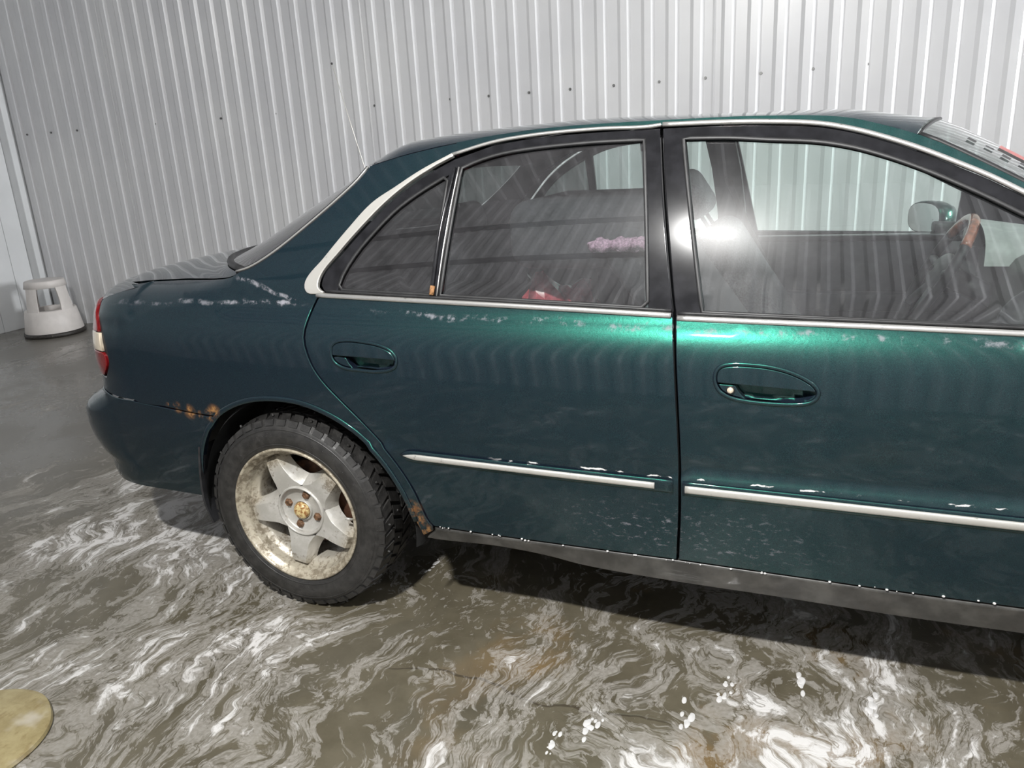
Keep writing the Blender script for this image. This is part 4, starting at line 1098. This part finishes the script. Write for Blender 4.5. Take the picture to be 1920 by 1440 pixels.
tube('emblem', M['stick_k'], swh, [ec + e1 * .016 * math.cos(2 * PI * k / 20) + e2 * .009 * math.sin(2 * PI * k / 20) for k in range(20)], .0016, 6, closed=True)
for p0, p1 in (((-.008, -.006), (-.004, .006)), ((.004, -.006), (.008, .006)), ((-.006, -.0005), (.006, .0005))):
    tube('emblem_bar', M['stick_k'], swh, [ec + e1 * p0[0] + e2 * p0[1], ec + e1 * p1[0] + e2 * p1[1]], .0014, 6)
tube('steering_column', M['plastic'], swh, [C0 - ax_ * .03, C0 - ax_ * .22], .035, 10)
# aerial on the far rear wing
ab = Vector((-.50, 1.50, .93)); at_ = Vector((-.66, 1.47, 1.655))
an_ = empty('aerial', (0, 0, 0), car)
tube('aerial_mast', M['silver'], an_, [ab, ab.lerp(at_, .5), at_], .002, 6, radii=[.0032, .0022, .0015])
bm = bmesh.new(); bmesh.ops.create_uvsphere(bm, u_segments=8, v_segments=6, radius=.005, matrix=Matrix.Translation(at_)); bm_obj('aerial_tip', bm, M['plastic'], an_)

# red crumpled bag on the rear bench
bm = bmesh.new(); bmesh.ops.create_icosphere(bm, subdivisions=4, radius=1.0)
for v in bm.verts:
    p = v.co.copy(); k = 1 + .35 * (noise.noise(p * 2.2) - .0) + .16 * abs(noise.noise(p * 6))
    v.co = Vector((p.x * .15 * k + .66, p.y * .17 * k + .42, max(.521, .69 + p.z * .20 * k)))
bag = bm_obj('plastic_bag', bm, M['bag'], None, angle=20)
tag(bag, 'crumpled red plastic bag on the back seat behind the rear door glass', 'bag')

# ------------------------------------------------------------------ step stool in the far corner
st = empty('step_stool', (-4.50, 2.83, 0))
tag(st, 'round white plastic step stool with black base ring by the wall corner', 'stool')
def st_mesh(name, prof, mat, n=40):
    V, F = lathe(prof, n, (0, 0, 0), ax='z'); return fix_normals(mk(name, V, F, mat, st))
st_mesh('base_ring', [(.19, .0), (.222, .0), (.228, .012), (.224, .035), (.19, .035)], M['black'])
st_mesh('lower_skirt', [(.214, .030), (.217, .036), (.190, .205), (.184, .212), (.150, .214), (.140, .208), (.145, .03)], M['stool'])
st_mesh('top_step', [(0, .447), (.136, .447), (.143, .445), (.146, .440), (.1565, .390), (.145, .388), (.138, .42), (0, .428)], M['stool'])
for k in range(4):
    a = math.radians(-84 + 90 * k); hw = .33
    V = []; F = []
    for i in range(9):
        t = i / 8; z = .205 + (.392 - .205) * t; ro = .187 - (.187 - .1575) * t
        for j in range(7):
            q = a + (j / 6 - .5) * 2 * hw * (1.0 - .12 * math.sin(PI * t))
            V.append((ro * math.cos(q), ro * math.sin(q), z))
        for j in range(7):
            q = a + ((6 - j) / 6 - .5) * 2 * hw * (1.0 - .12 * math.sin(PI * t)); V.append(((ro - .016) * math.cos(q), (ro - .016) * math.sin(q), z))
    for i in range(8):
        for j in range(14): F.append((i * 14 + j, i * 14 + (j + 1) % 14, (i + 1) * 14 + (j + 1) % 14, (i + 1) * 14 + j))
    F.append(tuple(range(14))); F.append(tuple(range(112, 126)))
    fix_normals(mk('leg', V, F, M['stool'], st, smooth=False))

# ------------------------------------------------------------------ things on the floor
bm = bmesh.new()
R0 = .188; top = []; ring0 = []; prof = [(0.985, 0.0), (1.0, .005), (.985, .012), (.93, .0155)]
n = 72; rings = []
for k, (rr, z) in enumerate(prof):
    rings.append([bm.verts.new((-.4508 + R0 * rr * (1 + .03 * noise.noise(Vector((math.cos(2 * PI * i / n) * 1.7, math.sin(2 * PI * i / n) * 1.7, 3)))) * math.cos(2 * PI * i / n),
                 -.7316 + R0 * rr * (1 + .03 * noise.noise(Vector((math.cos(2 * PI * i / n) * 1.7, math.sin(2 * PI * i / n) * 1.7, 3)))) * math.sin(2 * PI * i / n), z)) for i in range(n)])
for a, b in zip(rings[:-1], rings[1:]):
    for i in range(n): bm.faces.new((a[i], a[(i + 1) % n], b[(i + 1) % n], b[i]))
bm.faces.new(rings[-1]); bm.faces.new(rings[0][::-1])
disc = bm_obj('stone_disc', bm, M['disc'])
tag(disc, 'flat round yellowish stone disc lying on the soapy floor', 'disc')
# thicker foam clots
bm = bmesh.new(); rnd = random.Random(7)
clots = [(.252, .318, .020), (.93, -.23, .020), (1.20, -.01, .022), (1.37, .06, .02), (.86, -.30, .016), (1.13, -.13, .02), (1.52, .03, .02)]
for cx, cy, r in clots:
    for q in range(9):
        k = rnd.random(); px_ = cx + rnd.gauss(0, 1) * r * .35; py_ = cy + (k - .5) * r * 5
        rr = r * rnd.uniform(.18, .5) * (1 - abs(k - .5))
        g = bmesh.ops.create_icosphere(bm, subdivisions=3, radius=1.0, matrix=Matrix.Translation((px_, py_, 0)) @ Matrix.Diagonal((rr, rr * rnd.uniform(1.0, 2.2), rr * .30, 1)))
        for v in g['verts']:
            f_ = 1 + .45 * noise.noise(Vector((v.co.x * 75, v.co.y * 75, q)))
            v.co = Vector((px_ + (v.co.x - px_) * f_, py_ + (v.co.y - py_) * f_, max(-.001, v.co.z)))
foam = bm_obj('soap_foam', bm, M['foam'], angle=89)
tag(foam, 'thick white clots of soap foam on the wet concrete floor', 'foam', kind='stuff')
bm = bmesh.new()
bmesh.ops.create_icosphere(bm, subdivisions=2, radius=1.0, matrix=Matrix.Translation((-2.66, 2.48, .010)) @ Matrix.Diagonal((.022, .018, .012, 1)))
for v in bm.verts: v.co += Vector((noise.noise(v.co * 40), noise.noise(v.co * 45 + Vector((5, 0, 0))), 0)) * .006; v.co.z = max(0, v.co.z)
tag(bm_obj('pebble', bm, M['nut']), 'small dark brown pebble on the floor in front of the step stool', 'pebble')
